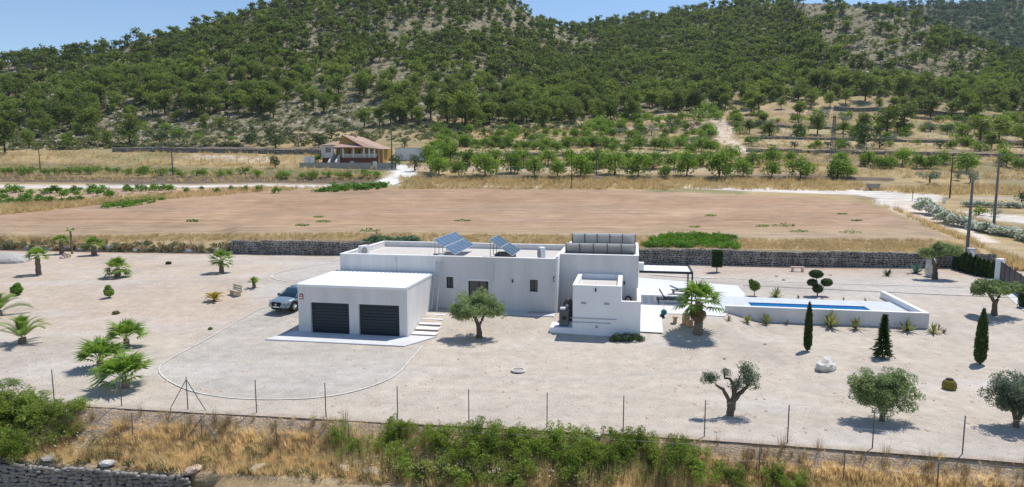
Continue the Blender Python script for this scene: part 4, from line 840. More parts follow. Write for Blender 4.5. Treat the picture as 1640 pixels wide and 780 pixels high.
# ------------------------------------------------------------------ terrace furniture, pergola
r = roofthing('pergola', 'white pergola roof in a dark frame beside the villa', 'pergola', 15.3, 10.7, .86)
MB().box(0, 4.1, -.06, .06, 2.32, 2.50).build('front_beam', W_['dark'], r); MB().box(0, 4.1, 3.74, 3.86, 2.32, 2.50).build('back_beam', W_['dark'], r); MB().box(3.98, 4.1, .062, 3.738, 2.32, 2.50).build('side_beam', W_['dark'], r)
for k in range(8): MB().box(.05 + k * .49, .05 + k * .49 + .465, -.1 if False else .07, 3.73, 2.36, 2.40).build('roof_panel', W_['white'], r)
for x, y in ((4.04, 0), (4.04, 3.8)): MB().box(x - .06, x + .06, y - .06, y + .06, 0, 2.318).build('post', W_['dark'], r)
MB().box(-.05, .35, -.05, .6, 2.52, 3.1).build('wall_bracket', W_['white'], r)
def lounger(label, u, v, rz, cm, back):
    x, y = flat(u, v, .86); r = thing('sun_lounger', label, 'sun lounger', (x, y, .862), rz); MB().box(-.95, .95, -.33, -.27, .26, .34).box(-.95, .95, .27, .33, .26, .34).build('frame', W_['dark'], r)
    for sx in (-.8, .8):
        for sy in (-.3, .3): MB().box(sx - .04, sx + .04, sy - .03, sy + .03, 0, .258).build('leg', W_['dark'], r)
    MB().box(-.35, .92, -.27, .27, .345, .42).build('seat', cm, r, bevel=.02); c, s = cos(back), sin(back)
    MB().add([(-.35, -.27, .35), (-.35, .27, .35), (-.35 - .8 * c, .27, .35 + .8 * s), (-.35 - .8 * c, -.27, .35 + .8 * s), (-.31, -.27, .42), (-.31, .27, .42), (-.31 - .8 * c, .27, .42 + .8 * s), (-.31 - .8 * c, -.27, .42 + .8 * s)], [(3, 2, 1, 0), (4, 5, 6, 7), (0, 1, 5, 4), (1, 2, 6, 5), (2, 3, 7, 6), (3, 0, 4, 7)]).build('backrest', cm, r)
lounger('dark sun lounger with raised backrest on the shaded terrace strip', 1071, 485, HR, W_['dark'], radians(58))
cush = mat('lounger_cushion', (.12, .17, .22), .8); r = None
lounger('blue-grey cushioned sun lounger behind the dark one on the white terrace', 1094, 471, HR + .1, cush, radians(22))
def P(u, v): x, y, z = G(u, v); return (x, y, z)
x, y, z = P(1081, 517); r = thing('wood_stool', 'small round wooden stool beside the terrace, left of the big palm', 'stool', (x, y, z)); MB().tube([(0, 0, 0), (0, 0, .38)], [.14, .13], 9).build('leg', W_['wood'], r); MB().tube([(0, 0, .381), (0, 0, .45)], [.22, .22], 12).build('seat', W_['wood'], r)
for u, v, lb in ((1098, 519, 'taller wooden log pot half hidden by the big palm'), (1104, 523, 'shorter wooden log block at the foot of the big palm')):
    x, y, z = P(u, v); r = thing('log_block', lb, 'log', (x, y, z)); h = .75 if u < 1100 else .42; MB().tube([(0, 0, 0), (0, 0, h * .5), (0, 0, h)], [.24, .26, .22], 10).build('log', W_['wood'], r, bevel=.01); MB().tube([(0, 0, h + .001), (0, 0, h + .02)], [.19, .18], 10).build('cut_face', W_['benchst'], r)
x, y, z = P(1063, 508); r = thing('hose_reel', 'teal hose reel with a dark foot beside the terrace edge', 'hose reel', (x, y, max(z, .3))); o = link('reel', lump(.22, 3, 2, .03), r, (0, 0, .36)); o.data.materials.append(W_['teal']); MB().box(-.25, .02, -.15, .15, 0, .2).build('foot', W_['dark'], r); MB().tube([(0, 0, .5), (.0, 0, .95), (-.1, 0, 1.0)], [.02] * 3, 5).build('handle', W_['lgrey'], r)
# ------------------------------------------------------------------ pool
PA0, PA1, PB0, PB1 = 21.5, 35.05, 8.0, 16.3
r = roofthing('pool_wall', 'low white rendered wall round the front and right of the pool', 'wall', 0, 0, 0)
MB().box(PA0, PA1, PB0, PB0 + .28, -.4, 1.30).build('front_wall', W_['plaster'], r); MB().box(PA1 - .28, PA1, PB0 + .281, PB1, -.4, 1.30).build('side_wall', W_['plaster2'], r)
MB().box(PA0 - .02, PA1 + .02, PB0 - .02, PB0 + .30, 1.302, 1.35).box(PA1 - .30, PA1 + .02, PB0 + .301, PB1 + .02, 1.302, 1.35).build('coping', W_['coping'], r)
dk = W_['tile']; WA0, WA1, WB1 = 23.7, 32.1, 11.75
D = MB(); z0, z1 = -.2, .93
for q in ((PA0, WA0, PB0 + .285, 13.9), (WA1, PA1 - .285, PB0 + .285, 13.9), (WA0, WA1, WB1, 13.9), (WA0, WA1, PB0 + .285, 8.75)):
    for a in np.arange(q[0], q[1] - .01, 1.2):
        for b in np.arange(q[2], q[3] - .01, 1.2): D.box(a + .006, min(a + 1.2, q[1]) - .006, b + .006, min(b + 1.2, q[3]) - .006, z1 - .06, z1)
o = D.build('pool_deck_tiles', mat('deck_tile', (.56, .59, .60), .55, .06, 1.5), None, loc=(O[0], O[1], 0), rot=(0, 0, HR)); tag(o, kind='structure')
D = MB()
for q in ((PA0, WA0 - .01, PB0 + .285, 13.9), (WA1 + .01, PA1 - .285, PB0 + .285, 13.9), (WA0, WA1, WB1 + .01, 13.9), (WA0, WA1, PB0 + .285, 8.74)): D.box(q[0], q[1], q[2], q[3], z0, z1 - .065)
tag(D.build('pool_deck_base', W_['conc'], None, loc=(O[0], O[1], 0), rot=(0, 0, HR)), kind='structure')
wm = bpy.data.materials.new('pool_liner'); wm.use_nodes = True; b_ = wm.node_tree.nodes['Principled BSDF']; b_.inputs['Base Color'].default_value = (.0, .16, .52, 1); b_.inputs['Roughness'].default_value = .5
D = MB().box(WA0, WA1, 8.75, WB1, -.6, -.5).box(WA0 - .004, WA0 + .02, 8.75, WB1, -.5, .90).box(WA1 - .02, WA1 + .004, 8.75, WB1, -.5, .90).box(WA0, WA1, WB1 - .02, WB1 + .004, -.5, .90).box(WA0, WA1, 8.745, 8.77, -.5, .90)
tag(D.build('pool_basin', wm, None, loc=(O[0], O[1], 0), rot=(0, 0, HR)), kind='structure')
wt = bpy.data.materials.new('pool_water'); wt.use_nodes = True; b_ = wt.node_tree.nodes['Principled BSDF']; b_.inputs['Base Color'].default_value = (.02, .25, .62, 1); b_.inputs['Roughness'].default_value = .03; b_.inputs['IOR'].default_value = 1.33; b_.inputs['Transmission Weight'].default_value = .35
n_ = wt.node_tree.nodes.new('ShaderNodeTexNoise'); n_.inputs['Scale'].default_value = 2.5; bp_ = wt.node_tree.nodes.new('ShaderNodeBump'); bp_.inputs['Strength'].default_value = .15; bp_.inputs['Distance'].default_value = .05; wt.node_tree.links.new(n_.outputs[0], bp_.inputs['Height']); wt.node_tree.links.new(bp_.outputs[0], b_.inputs['Normal'])
b_.inputs['Specular IOR Level'].default_value = .25
tag(MB().add([(WA0, 8.77, .86), (WA1, 8.77, .86), (WA1, WB1, .86), (WA0, WB1, .86)], [(0, 1, 2, 3)]).build('pool_water', wt, None, loc=(O[0], O[1], 0), rot=(0, 0, HR)), kind='structure')

# ------------------------------------------------------------------ palms
def fan_frond(seed, pet=.55, r=.8, n=13, spread=80, droop=.16, w_=.052):
    rr = random.Random(seed); V = []; Fs = []
    V += [(0, -.02, 0), (0, .02, 0), (pet, .015, .03), (pet, -.015, .03)]; Fs.append((0, 1, 2, 3))
    for k in range(n):
        a = radians(-spread + 2 * spread * k / (n - 1)) ; l = r * (1 - .28 * abs(k / (n - 1) - .5) * 2) * rr.uniform(.88, 1.08); c, s = cos(a), sin(a); o = len(V); w2 = w_ * (1.1 - .3 * abs(k / (n - 1) - .5))
        m_ = .55 * l; dz = -.05 * abs(s); z1 = .03 + dz + .1 * l; z2 = .03 - droop * l + dz
        V += [(pet, 0, .03), (pet + c * m_ - s * w2, s * m_ + c * w2, z1), (pet + c * l, s * l, z2), (pet + c * m_ + s * w2, s * m_ - c * w2, z1)]; Fs.append((o, o + 3, o + 2, o + 1))
    return np.array(V), Fs
def feather_frond(seed, L=2.0, n=22, wl=.42):
    rr = random.Random(seed); V = []; Fs = []; P = lambda t: np.array([L * t * (1 - .12 * t * t), 0, L * (.42 * t - .40 * t * t * t)])
    for k in range(n):
        t = .12 + .88 * k / (n - 1); p = P(t); d = P(min(1, t + .03)) - P(t - .03); d /= np.linalg.norm(d); l = wl * (sin(pi * min(1, t * .85 + .12)) ** .7 + .1)
        for sd in (-1, 1):
            o = len(V); tip = p + d * l * .62 + np.array([0, sd * l * .85, .22 * l]); V += [tuple(p - d * .035), tuple(p + d * .035), tuple(tip)]; Fs.append((o, o + 1, o + 2))
    for k in range(8):
        o = len(V); p, q = P(k / 8), P((k + 1) / 8); V += [(p[0], -.02, p[2]), (p[0], .02, p[2]), (q[0], .015, q[2]), (q[0], -.015, q[2])]; Fs.append((o, o + 1, o + 2, o + 3))
    return np.array(V), Fs
def fmesh(VF, m, nm='frond'): me = bpy.data.meshes.new(nm); me.from_pydata([tuple(v) for v in VF[0]], [], [tuple(f) for f in VF[1]]); me.materials.append(m); me.update(); return me
FAN = [fmesh(fan_frond(s), L_['palm']) for s in range(5)]; FAND = [fmesh(fan_frond(s + 20, .45, .75, 9, 55, .35), L_['deadpalm']) for s in range(3)]
FEA = [fmesh(feather_frond(s), L_['palm']) for s in range(4)]; FEY = [fmesh(feather_frond(s + 9, 1.0, 16, .2), L_['yellowpalm']) for s in range(3)]; FEG = [fmesh(feather_frond(s + 19, 1.0, 16, .2), L_['palm']) for s in range(3)]
def palmtrunk(h, r0, r1, seed):
    m = MB(); rr = random.Random(seed); n = max(5, int(h / .11)); P = []; Rr = []
    for i in range(n + 1): f = i / n; P.append((0.02 * sin(i), .02 * cos(i * 1.7), h * f - .05)); Rr.append((r0 * 1.25 if i == 0 else r0 + (r1 - r0) * f) * (1 + (.09 if i % 2 else -.05)))
    return m.tube(P, Rr, 11)
def palm(label, u, v, ht, s, nf=26, meshes=None, r0=.2, elmin=-30, elmax=82, name='palm_tree', dead=0, lean=0, cat='palm'):
    x, y, z = G(u, v); t = thing(name, label, cat, (x, y, z - .02), random.uniform(0, 6)); meshes = meshes or FAN
    palmtrunk(ht, r0, r0 * .8, u).build('trunk', W_['palmbark'], t, True)
    for k in range(nf):
        f = (k + .5) / nf; el = radians(elmax + (elmin - elmax) * f ** .9 + random.uniform(-8, 8)); az = k * 2.399 + random.uniform(-.3, .3); sc = s * random.uniform(.85, 1.1) * (.8 + .25 * min(1, f * 2))
        link('frond', random.choice(meshes), t, (0, 0, ht - .12 * f), (random.uniform(-.35, .35), -el, az), (sc,) * 3)
    for k in range(dead): link('dead_frond', random.choice(FAND), t, (0, 0, ht - .15), (random.uniform(-.5, .5), radians(random.uniform(52, 84)), random.uniform(0, 6.28)), (s * random.uniform(.6, .85),) * 3)
    return t
palm('large fan palm with brown skirt beside the terrace, tallest of the garden', 1118, 534, 2.2, 1.45, 26, r0=.31, dead=26, elmin=-26)
palm('fan palm with bare trunk beside the gravel mound at far left', 62, 440, 1.9, 1.0, 22, r0=.25, elmin=-15)
palm('fan palm by the pink rocks with a second tuft growing above its crown', 99, 407, 1.6, .98, 20, r0=.26, elmin=-12)
x, y, z = G(105, 409); t = thing('palm_tree', 'thin small palm tuft rising over the palm by the pink rocks', 'palm', (x, y + 1.2, z)); palmtrunk(2.9, .12, .1, 3).build('trunk', W_['palmbark'], t, True)
for k in range(10): link('frond', FAN[k % 5], t, (0, 0, 2.85), (0, -radians(random.uniform(5, 60)), k * 2.4), (.55,) * 3)
palm('fan palm with thick trunk standing right of the pink rocks, near the back verge', 151, 409, 1.35, 1.05, 22, r0=.32, elmin=-15)
palm('dense fan palm with short trunk in the middle of the left garden', 189, 444, .95, 1.15, 26, r0=.3, elmin=-30)
palm('fan palm with clear trunk nearest the back stone wall', 355, 437, 1.4, 1.05, 26, r0=.24, elmin=-30)
palm('low bushy fan palm, rearmost of the cluster of three by the front fence', 203, 556, .6, 1.2, 22, r0=.2, elmin=14)
palm('low bushy fan palm at the left of the cluster of three', 161, 590, .5, 1.2, 22, r0=.2, elmin=12)
palm('largest low bushy fan palm, front of the cluster of three by the fence', 202, 621, .5, 1.42, 25, r0=.22, elmin=12)
palm('feathery date palm with long arching fronds left of the palm cluster', 36, 550, .45, .98, 26, FEA, .26, 12, 82)
palm('feathery date palm cut off by the left edge', -2, 506, .45, 1.05, 22, FEA, .26, 2, 80)
palm('small green cycad with a short dark trunk right of the stone bench', 407, 461, .45, .8, 22, FEG, .16, 0, 75, 'cycad')
palm('yellowed cycad with spreading fronds left of the stone bench', 344, 482, .25, .95, 24, FEY, .16, 5, 50, 'cycad')
def spiky(label, u, v, h, m, n=26, name='yucca', cat='yucca', wide=.55):
    x, y, z = G(u, v); r_ = np.random.RandomState(int(u * 7 + v)); V = []
    for k in range(n):
        a = r_.uniform(0, 6.28); e = r_.uniform(.15, 1.45); l = h * r_.uniform(.7, 1.1); d = np.array([cos(a) * cos(e) * wide * 1.6, sin(a) * cos(e) * wide * 1.6, sin(e)]); s = np.array([-sin(a), cos(a), 0]) * h * .055
        V += [-s * .8, s * .8, d * l * .6 + s, d * l * .6 - s, d * l * .6 - s, d * l * .6 + s, d * l, d * l]
    F4 = np.arange(len(V)).reshape(-1, 4); Vn = np.array(V, float); o = link(name, npmesh(name, Vn, F4, m), None, (x, y, z)); return tag(o, label, cat)
SP = [(1167, 514, .55, 'deadpalm', 'first brownish sprig from the left along the pool wall'), (1197, 517, .75, 'agave', 'second spiky plant along the pool wall, yellow-green'), (1228, 519, .85, 'agave', 'third spiky plant along the pool wall'), (1261, 520, .5, 'deadpalm', 'small reddish sprig left of the slim cypress along the pool wall'),
      (1330, 524, 1.25, 'agave', 'large spiky yucca right of the slim cypress along the pool wall'), (1371, 527, 1.0, 'agave', 'yellow-leaved yucca in the middle right of the pool wall'), (1453, 530, 1.05, 'agave', 'spiky plant near the right corner of the pool wall'), (1495, 534, .85, 'agave', 'spiky plant just past the corner of the pool wall'), (1503, 528, .5, 'deadpalm', 'brown sprig behind the corner plant'), (1511, 534, .45, 'deadpalm', 'rightmost small brown sprig beyond the pool corner'),
      (1242, 476, 1.0, 'agave', 'yucca behind the pool, right of the ball topiary'), (1278, 478, .4, 'dark', 'tiny dark plant behind the pool, left of the cloud topiary'), (1316, 479, .35, 'deadpalm', 'tiny reddish plant behind the pool, right of the cloud topiary'), (1351, 481, .35, 'agave', 'tiny green sprig behind the middle of the pool'), (1385, 483, .35, 'deadpalm', 'tiny brown sprig behind the right end of the pool'),
      (1466, 438, 1.4, 'blueag', 'blue-green agave near the back wall beside the standing rock'), (1421, 442, .9, 'dark', 'sparse cactus near the back wall'), (1454, 440, .3, 'deadpalm', 'tiny brown plant between cactus and blue agave')]
for u, v, h, m, lb in SP: spiky(lb, u, v, h, L_[m], 30 if h > .6 else 14)
def ballbush(name, label, cat, u, v, balls, m=None, trunk=.4, tr=.05, n=1500, leaf=.05):
    x, y, z = G(u, v); t = thing(name, label, cat, (x, y, z)); rng = np.random.RandomState(int(u))
    mb = MB(); mb.tube([(0, 0, -.05), (0, 0, trunk)], [tr, tr * .8], 6)
    for (bx, by, bz, br, sq) in balls:
        if abs(bx) > .1: mb.tube([(0, 0, trunk * .8), (bx * .6, by, bz * .6), (bx, by, bz)], [tr * .7, tr * .6, tr * .4], 5)
    mb.build('trunk', W_['barkd'], t)
    for (bx, by, bz, br, sq) in balls:
        k = max(400, int(n * br * br * 4)); d = rng.normal(size=(k, 3)); d /= np.linalg.norm(d, axis=1)[:, None]; c = d * br * rng.uniform(.82, 1.04, k)[:, None] * np.array([1, 1, sq]) + np.array([bx, by, bz])
        a = rng.normal(size=(k, 3)) * .7 + np.cross(d, rng.normal(size=(k, 3))); a /= np.linalg.norm(a, axis=1)[:, None]; b = np.cross(a, d); b /= np.linalg.norm(b, axis=1)[:, None] + 1e-9
        V = np.stack([c - a * leaf - b * leaf * .7, c + a * leaf, c - a * leaf + b * leaf * .7], 1).reshape(-1, 3); link('foliage_ball', npmesh('foliage_ball', V, np.arange(3 * k).reshape(k, 3), m or L_['dark']), t)
        core = link('inner_twigs', lump(br * .8, 1, 2, .02, (1, 1, sq)), t, (bx, by, bz)); core.data.materials.append(W_['barkd'])
    return t
ballbush('cloud_topiary', 'cloud-pruned dark conifer with four clipped pads behind the pool', 'topiary', 1309, 474, [(0, 0, .62, .42, .9), (-.45, .05, 1.12, .42, .72), (.72, 0, 1.15, .46, .72), (-.2, 0, 1.85, .55, .62)])
ballbush('ball_topiary', 'small ball-shaped tree on a thin trunk beside the terrace corner', 'topiary', 1208, 474, [(0, 0, .85, .44, .95), (-.3, 0, 1.2, .2, 1)], L_['bramble'], .6, .035, 1100, .06)
ballbush('low_succulent', 'tiny green round plant on the gravel of the drive', 'plant', 337, 528, [(0, 0, .08, .13, .6)], L_['bramble'], .05)
ballbush('low_bush', 'small dark mound plant in the upper left gravel', 'plant', 270, 423, [(0, 0, .12, .3, .6)], L_['dark'], .05)
ballbush('low_bush', 'small grey mound plant above the palm cluster', 'plant', 186, 503, [(0, 0, .1, .25, .6)], L_['scrub'], .05)
ballbush('palm_shrub', 'small dark palm shrub near the left edge', 'plant', 27, 473, [(0, 0, .5, .42, .9), (.1, 0, .85, .2, 1)], L_['vine'], .2, .05, 700, .12)
ballbush('palm_shrub', 'small round green shrub below the dense fan palm', 'plant', 175, 477, [(0, 0, .5, .38, .9), (-.05, 0, .85, .2, 1)], L_['palm'], .2, .05, 700, .1)
x, y, z = G(1148, 436); t = thing('column_topiary', 'clipped cylinder-shaped tree on a bare stem before the back wall', 'topiary', (x, y, z)); MB().tube([(0, 0, -.05), (0, 0, .7)], [.06, .05], 6).build('trunk', W_['barkd'], t)
rng = np.random.RandomState(2); k = 2200; a = rng.uniform(0, 6.28, k); top = rng.rand(k) < .25; rr_ = np.where(top, rng.rand(k) ** .5, rng.uniform(.85, 1.03, k)) * .52; zz = np.where(top, 2.2, rng.uniform(.55, 2.2, k)); c = np.stack([np.cos(a) * rr_, np.sin(a) * rr_, zz], -1)
dd = rng.normal(size=(k, 3)); dd /= np.linalg.norm(dd, axis=1)[:, None]; bb = np.cross(dd, rng.normal(size=(k, 3))); bb /= np.linalg.norm(bb, axis=1)[:, None]; link('foliage', npmesh('foliage', np.stack([c - dd * .07 - bb * .05, c + dd * .07, c - dd * .07 + bb * .05], 1).reshape(-1, 3), np.arange(3 * k).reshape(k, 3), L_['dark']), t)
MB().tube([(0, 0, .58), (0, 0, 2.15)], [.42, .42], 12).build('inner_twigs', W_['barkd'], t)
# cypresses and fir
def cypress(label, u, v, h, r, seed, z0=.15, name='cypress', ripple=0., m='dark', pos=None, n=None, leaf=.09):
    if pos is None: pos = G(u, v)
    t = thing(name, label, 'cypress' if name == 'cypress' else 'conifer', pos); rng = np.random.RandomState(seed); n = n or int(2400 * h / 3)
    f = rng.rand(n); prof = np.interp(f, [0, .08, .3, .75, 1], [.45, .9, 1, .72, .06]); a = rng.uniform(0, 6.28, n)
    if ripple: prof = np.interp(f, [0, .1, .5, 1], [.9, 1, .55, .18]) * (1 - ripple * ((f * h * 3.1) % 1)) * (1 + .25 * np.sin(a * 5 + np.floor(f * h * 3.1) * 2))
    rad = r * prof * rng.uniform(.45, 1.08, n); zc = z0 + f * (h - z0); c = np.stack([np.cos(a) * rad, np.sin(a) * rad, zc], -1)
    up = np.stack([np.cos(a) * (.25 if not ripple else .9), np.sin(a) * (.25 if not ripple else .9), np.ones(n) * (1 if not ripple else .1)], -1) + rng.normal(size=(n, 3)) * .25; up /= np.linalg.norm(up, axis=1)[:, None]
    b = np.cross(up, rng.normal(size=(n, 3))); b /= np.linalg.norm(b, axis=1)[:, None]; s = leaf * rng.uniform(.7, 1.4, n)[:, None]
    link('foliage', npmesh('foliage', np.stack([c - up * s - b * s * .45, c + up * s * 1.2, c - up * s + b * s * .45], 1).reshape(-1, 3), np.arange(3 * n).reshape(n, 3), L_[m]), t)
    MB().tube([(0, 0, -.05), (0, 0, h * .9)], [.05, .015], 6).build('trunk', W_['barkd'], t); return t
cypress('slim dark cypress in front of the pool wall', 1293, 562, 3.05, .24, 1)
cypress('thicker dark cypress in the gravel at the right of the garden', 1569, 583, 3.25, .32, 2)
cypress('dark fir with tiered branches and a narrow top before the pool corner', 1413, 573, 2.65, .62, 3, .1, 'fir_tree', .45)
hp = [(1531, 432, 2.1), (1538, 434, 2.15), (1545, 436, 2.1), (1552, 438, 2.0), (1560, 440, 1.9), (1567, 442, 1.75), (1574, 443, 1.7), (1581, 444, 1.7), (1589, 446, 1.6)]
for i, (u, v, h) in enumerate(hp): cypress('young cypress in the dense row of nine beside the gate pillar', u, v, h, .42, 30 + i, .05, leaf=.10, n=1100)['group'] = 'row of young cypresses beside the gate pillar'
cypress('dark conifer shrub cut by the right edge in front of the gate', 1641, 492, 2.1, .45, 55, .05, leaf=.1)
# olives of the garden
def olive(label, u, v, h, crownpts, trunkpts, nleaf, leafs=.10, kind='olive', rad=(.35, .6), branches=()):
    x, y, z = G(u, v); t = thing('olive_tree', label, 'olive tree', (x, y, z)); rng = np.random.RandomState(int(u + v)); m = MB()
    for P, Rr in trunkpts:
        PP = [];RR = []
        for i in range(len(P) - 1):
            for j in range(4): f = j / 4; PP.append(tuple(P[i][k] * (1 - f) + P[i + 1][k] * f + (rng.uniform(-.02, .02) if i + j else 0) for k in range(3))); RR.append((Rr[i] * (1 - f) + Rr[i + 1] * f) * rng.uniform(.92, 1.1))
        PP.append(P[-1]); RR.append(Rr[-1]); m.tube(PP, RR, 9)
    m.build('trunk', W_['bark'], t, True)
    cs = []; rs = []
    for (cx, cy, cz, rx, ry, rz, k) in crownpts: c, r = crown_clumps(rng, int(k * 3), cx, cy, cz - .12, rx * .93, ry * .93, rz, rad[0] * .8, rad[1] * .8, .0); cs.append(c); rs.append(r)
    V, Fc = clump_leaves(rng, np.vstack(cs), np.concatenate(rs), nleaf, leafs, .85, .35, quad=True); link('crown', npmesh('crown', V, Fc, L_[kind]), t); return t
olive('full round olive tree in front of the villa wall beside the steps', 767, 541, 3, [(0, 0, 2.3, 1.75, 1.6, 1.05, 40), (-1.15, 0, 1.85, .95, .8, .6, 14), (1.05, 0, 2.0, 1.05, .8, .7, 14)],
      [([(0, 0, -.1), (.03, 0, .35), (-.05, 0, .9), (-.35, 0, 1.6)], [.26, .19, .15, .08]), ([(-.02, 0, .75), (.2, 0, 1.2), (.5, .1, 1.9)], [.14, .1, .06])], 26000, .062, 'olive', (.28, .5))
olive('hard-pruned olive tree with bare twisted limbs and small grey tufts', 1170, 665, 2.6, [(-1.0, 0, 1.85, .38, .3, .42, 12), (.75, 0, 1.85, .62, .5, .62, 22), (.15, 0, 1.5, .35, .3, .4, 5), (-.3, 0, 2.2, .2, .15, .25, 3), (.55, 0, 2.3, .3, .3, .3, 6)],
      [([(0, 0, -.1), (-.02, 0, .35), (-.12, 0, .75), (-.4, 0, 1.25), (-.75, 0, 1.45)], [.19, .14, .10, .075, .045]), ([(0, 0, .1), (.1, 0, .6), (.12, 0, 1.05), (.05, 0, 1.5), (-.1, 0, 1.75), (-.32, 0, 1.75), (-.38, 0, 2.1)], [.15, .13, .10, .075, .06, .05, .03]),
       ([(.1, 0, .7), (.4, 0, 1.05), (.7, 0, 1.35), (.85, .1, 1.5)], [.12, .1, .07, .04]), ([(.12, 0, 1.0), (.35, .2, 1.5), (.5, .2, 2.0)], [.06, .04, .02])], 5200, .042, 'olivegrey', (.16, .34))
olive('round leafy grey-green olive bush behind the front fence', 1413, 674, 2.8, [(-.6, 0, 1.62, .95, .95, .88, 26), (.65, 0, 1.62, 1.0, .95, .92, 26), (0, 0, 1.15, 1.25, 1.0, .6, 22)],
      [([(0, 0, -.1), (-.02, 0, .3), (-.2, 0, .8), (-.5, 0, 1.4)], [.14, .11, .09, .05]), ([(0, 0, .2), (.25, 0, .8), (.6, 0, 1.4)], [.1, .08, .05])], 30000, .050, 'olive', (.24, .42))
olive('grey-green olive bush cut off by the right edge behind the front fence', 1627, 684, 2.8, [(-.35, 0, 1.65, 1.1, 1.0, .98, 28), (.8, 0, 1.6, 1.0, .95, .9, 24), (.1, 0, 1.15, 1.1, .9, .55, 16)],
      [([(0, 0, -.1), (-.02, 0, .3), (-.2, 0, .8), (-.5, 0, 1.4)], [.14, .11, .09, .05]), ([(0, 0, .2), (.25, 0, .8), (.6, 0, 1.4)], [.1, .08, .05])], 28000, .050, 'olivegrey', (.24, .42))
olive('mushroom-shaped olive tree with a leaning trunk near the gate', 1592, 505, 3, [(-.15, 0, 2.2, 1.55, 1.4, .5, 26), (-1.2, 0, 1.95, .6, .6, .4, 7), (1.3, 0, 2.15, .6, .6, .35, 7)],
      [([(0, 0, -.1), (0, 0, .4), (-.02, 0, .95), (-.6, 0, 1.7)], [.24, .18, .15, .07]), ([(0, 0, .8), (.2, 0, 1.3), (.5, 0, 1.9)], [.14, .1, .06])], 17000, .07, 'olive', (.28, .46))
olive('windswept olive tree beside the standing rock before the back wall', 1497, 447, 3.6, [(-.6, 0, 2.6, 1.2, 1.0, .45, 18), (1.1, 0, 2.9, 1.4, 1.1, .55, 22), (.2, 0, 3.2, .8, .8, .4, 8)],
      [([(0, 0, -.1), (0, 0, .6), (-.1, 0, 1.3), (-.5, 0, 2.3)], [.3, .22, .17, .08]), ([(0, 0, .9), (.3, 0, 1.6), (.8, 0, 2.5)], [.16, .12, .07])], 15000, .085, 'olive', (.34, .56))
# rocks, mound, benches, ring, barrel cactus
def rock(label, u, v, r, sq, m, seed, name='boulder', cat='rock', zo=0, amp=.3):
    x, y, z = G(u, v); me = lump(r, seed, 3, amp, sq); me.materials.append(m); return tag(link(name, me, None, (x, y, z + zo), (0, 0, seed)), label, cat)
rock('large white rock lying on the gravel in front of the slim cypress', 1322, 591, .60, (1.55, .8, .72), W_['rockw'], 4, zo=.2, amp=.28)
rock('upright white and orange rock standing left of the windswept olive', 1489, 443, .75, (.7, .5, 1.5), W_['rockw'], 8, zo=.9, amp=.2)
rock('pink rock at the foot of the palm with two crowns', 106, 413, .55, (1.1, .8, .8), W_['rockp'], 2, zo=.25)
rock('small pink rock at the left of the larger pink one', 100, 414, .3, (1.2, .8, .7), W_['rockp'], 5, zo=.12)
rock('low grey gravel mound at the far left back edge', 8, 419, 2.3, (1.3, .9, .45), mat('mound_gravel', (.42, .40, .37), .95, .15, 6, bump=.5), 6, 'gravel_mound', 'mound', 0, .05)
for u, v, r_, lb in ((1255, 449, .18, 'small dark rock behind the pool near the drive'), (1244, 443, .14, 'tiny pale stone nearest the pink bench'), (1330, 441, .16, 'small brown stone right of the pink bench'), (1160, 575, .08, 'tiny dark stone below the big palm'), (1225, 552, .09, 'tiny dark stone in the gravel below the pool wall')): rock(lb, u, v, r_, (1.2, .8, .6), W_['rockp'] if 'brown' in lb else W_['stone'], int(u), zo=.03)
x, y, z = G(1520, 623); t = thing('barrel_cactus', 'squat yellow-green barrel cactus with a dark flat top', 'cactus', (x, y, z)); n = 40; a = np.linspace(0, 2 * pi, n, endpoint=False); V = []
for zz, rr_ in ((0, .26), (.12, .32), (.3, .31), (.42, .25), (.5, .17)):
    for k in range(n): q = rr_ * (1 + (.06 if k % 2 else -.03)); V.append((cos(a[k]) * q, sin(a[k]) * q, zz))
MB().add(V, [(j * n + k, j * n + (k + 1) % n, (j + 1) * n + (k + 1) % n, (j + 1) * n + k) for j in range(4) for k in range(n)]).build('body', mat('cactus_skin', (.19, .17, .03), .8, .35, 9), t)
MB().tube([(0, 0, .49), (0, 0, .56)], [.19, .15], 14).build('crown_cap', W_['barkd'], t)
x, y, z = G(830, 595); t = thing('well_ring', 'pale concrete ring of a manhole flush in the gravel', 'manhole', (x, y, z + .05)); n = 24; V = []
for k in range(n):
    a = 2 * pi * k / n
    for r_, zz in ((.42, 0), (.40, .07), (.32, .07), (.31, .0)): V.append((cos(a) * r_, sin(a) * r_, zz))
MB().add(V, [(4 * k + j, 4 * k + j + 1, (4 * k + j + 5) % (4 * n), (4 * k + j + 4) % (4 * n)) for k in range(n) for j in range(3)]).build('ring', W_['edging'], t, recalc=False); MB().tube([(0, 0, -.01), (0, 0, .03)], [.31, .31], 20).build('cover', mat('ring_cover', (.36, .33, .29), .95), t)
x, y, z = G(377, 473); t = thing('stone_bench', 'cream stone bench with a slatted back between the two cycads', 'bench', (x, y, z), -.75)
for sx in (-.5, .5): MB().box(sx - .09, sx + .09, -.22, .22, 0, .40).build('leg', W_['benchst'], t, bevel=.02)
MB().box(-.75, .75, -.25, .22, .401, .48).build('seat', W_['benchst'], t, bevel=.015); MB().box(-.75, .75, .16, .24, .55, .68).build('back_slat', W_['benchst'], t); MB().box(-.75, .75, .18, .26, .75, .92).build('back_slat', W_['benchst'], t)
for sx in (-.6, .6): MB().box(sx - .05, sx + .05, .245, .30, .3, .9).build('back_support', W_['benchst'], t)
x, y, z = G(1277, 435); t = thing('stone_table', 'low pinkish stone bench on two legs before the back wall', 'bench', (x, y, z), HR); MB().box(-.65, .65, -.2, .2, .40, .52).build('seat', mat('pink_stone', (.60, .46, .38), .9, .1, 4), t, bevel=.02)
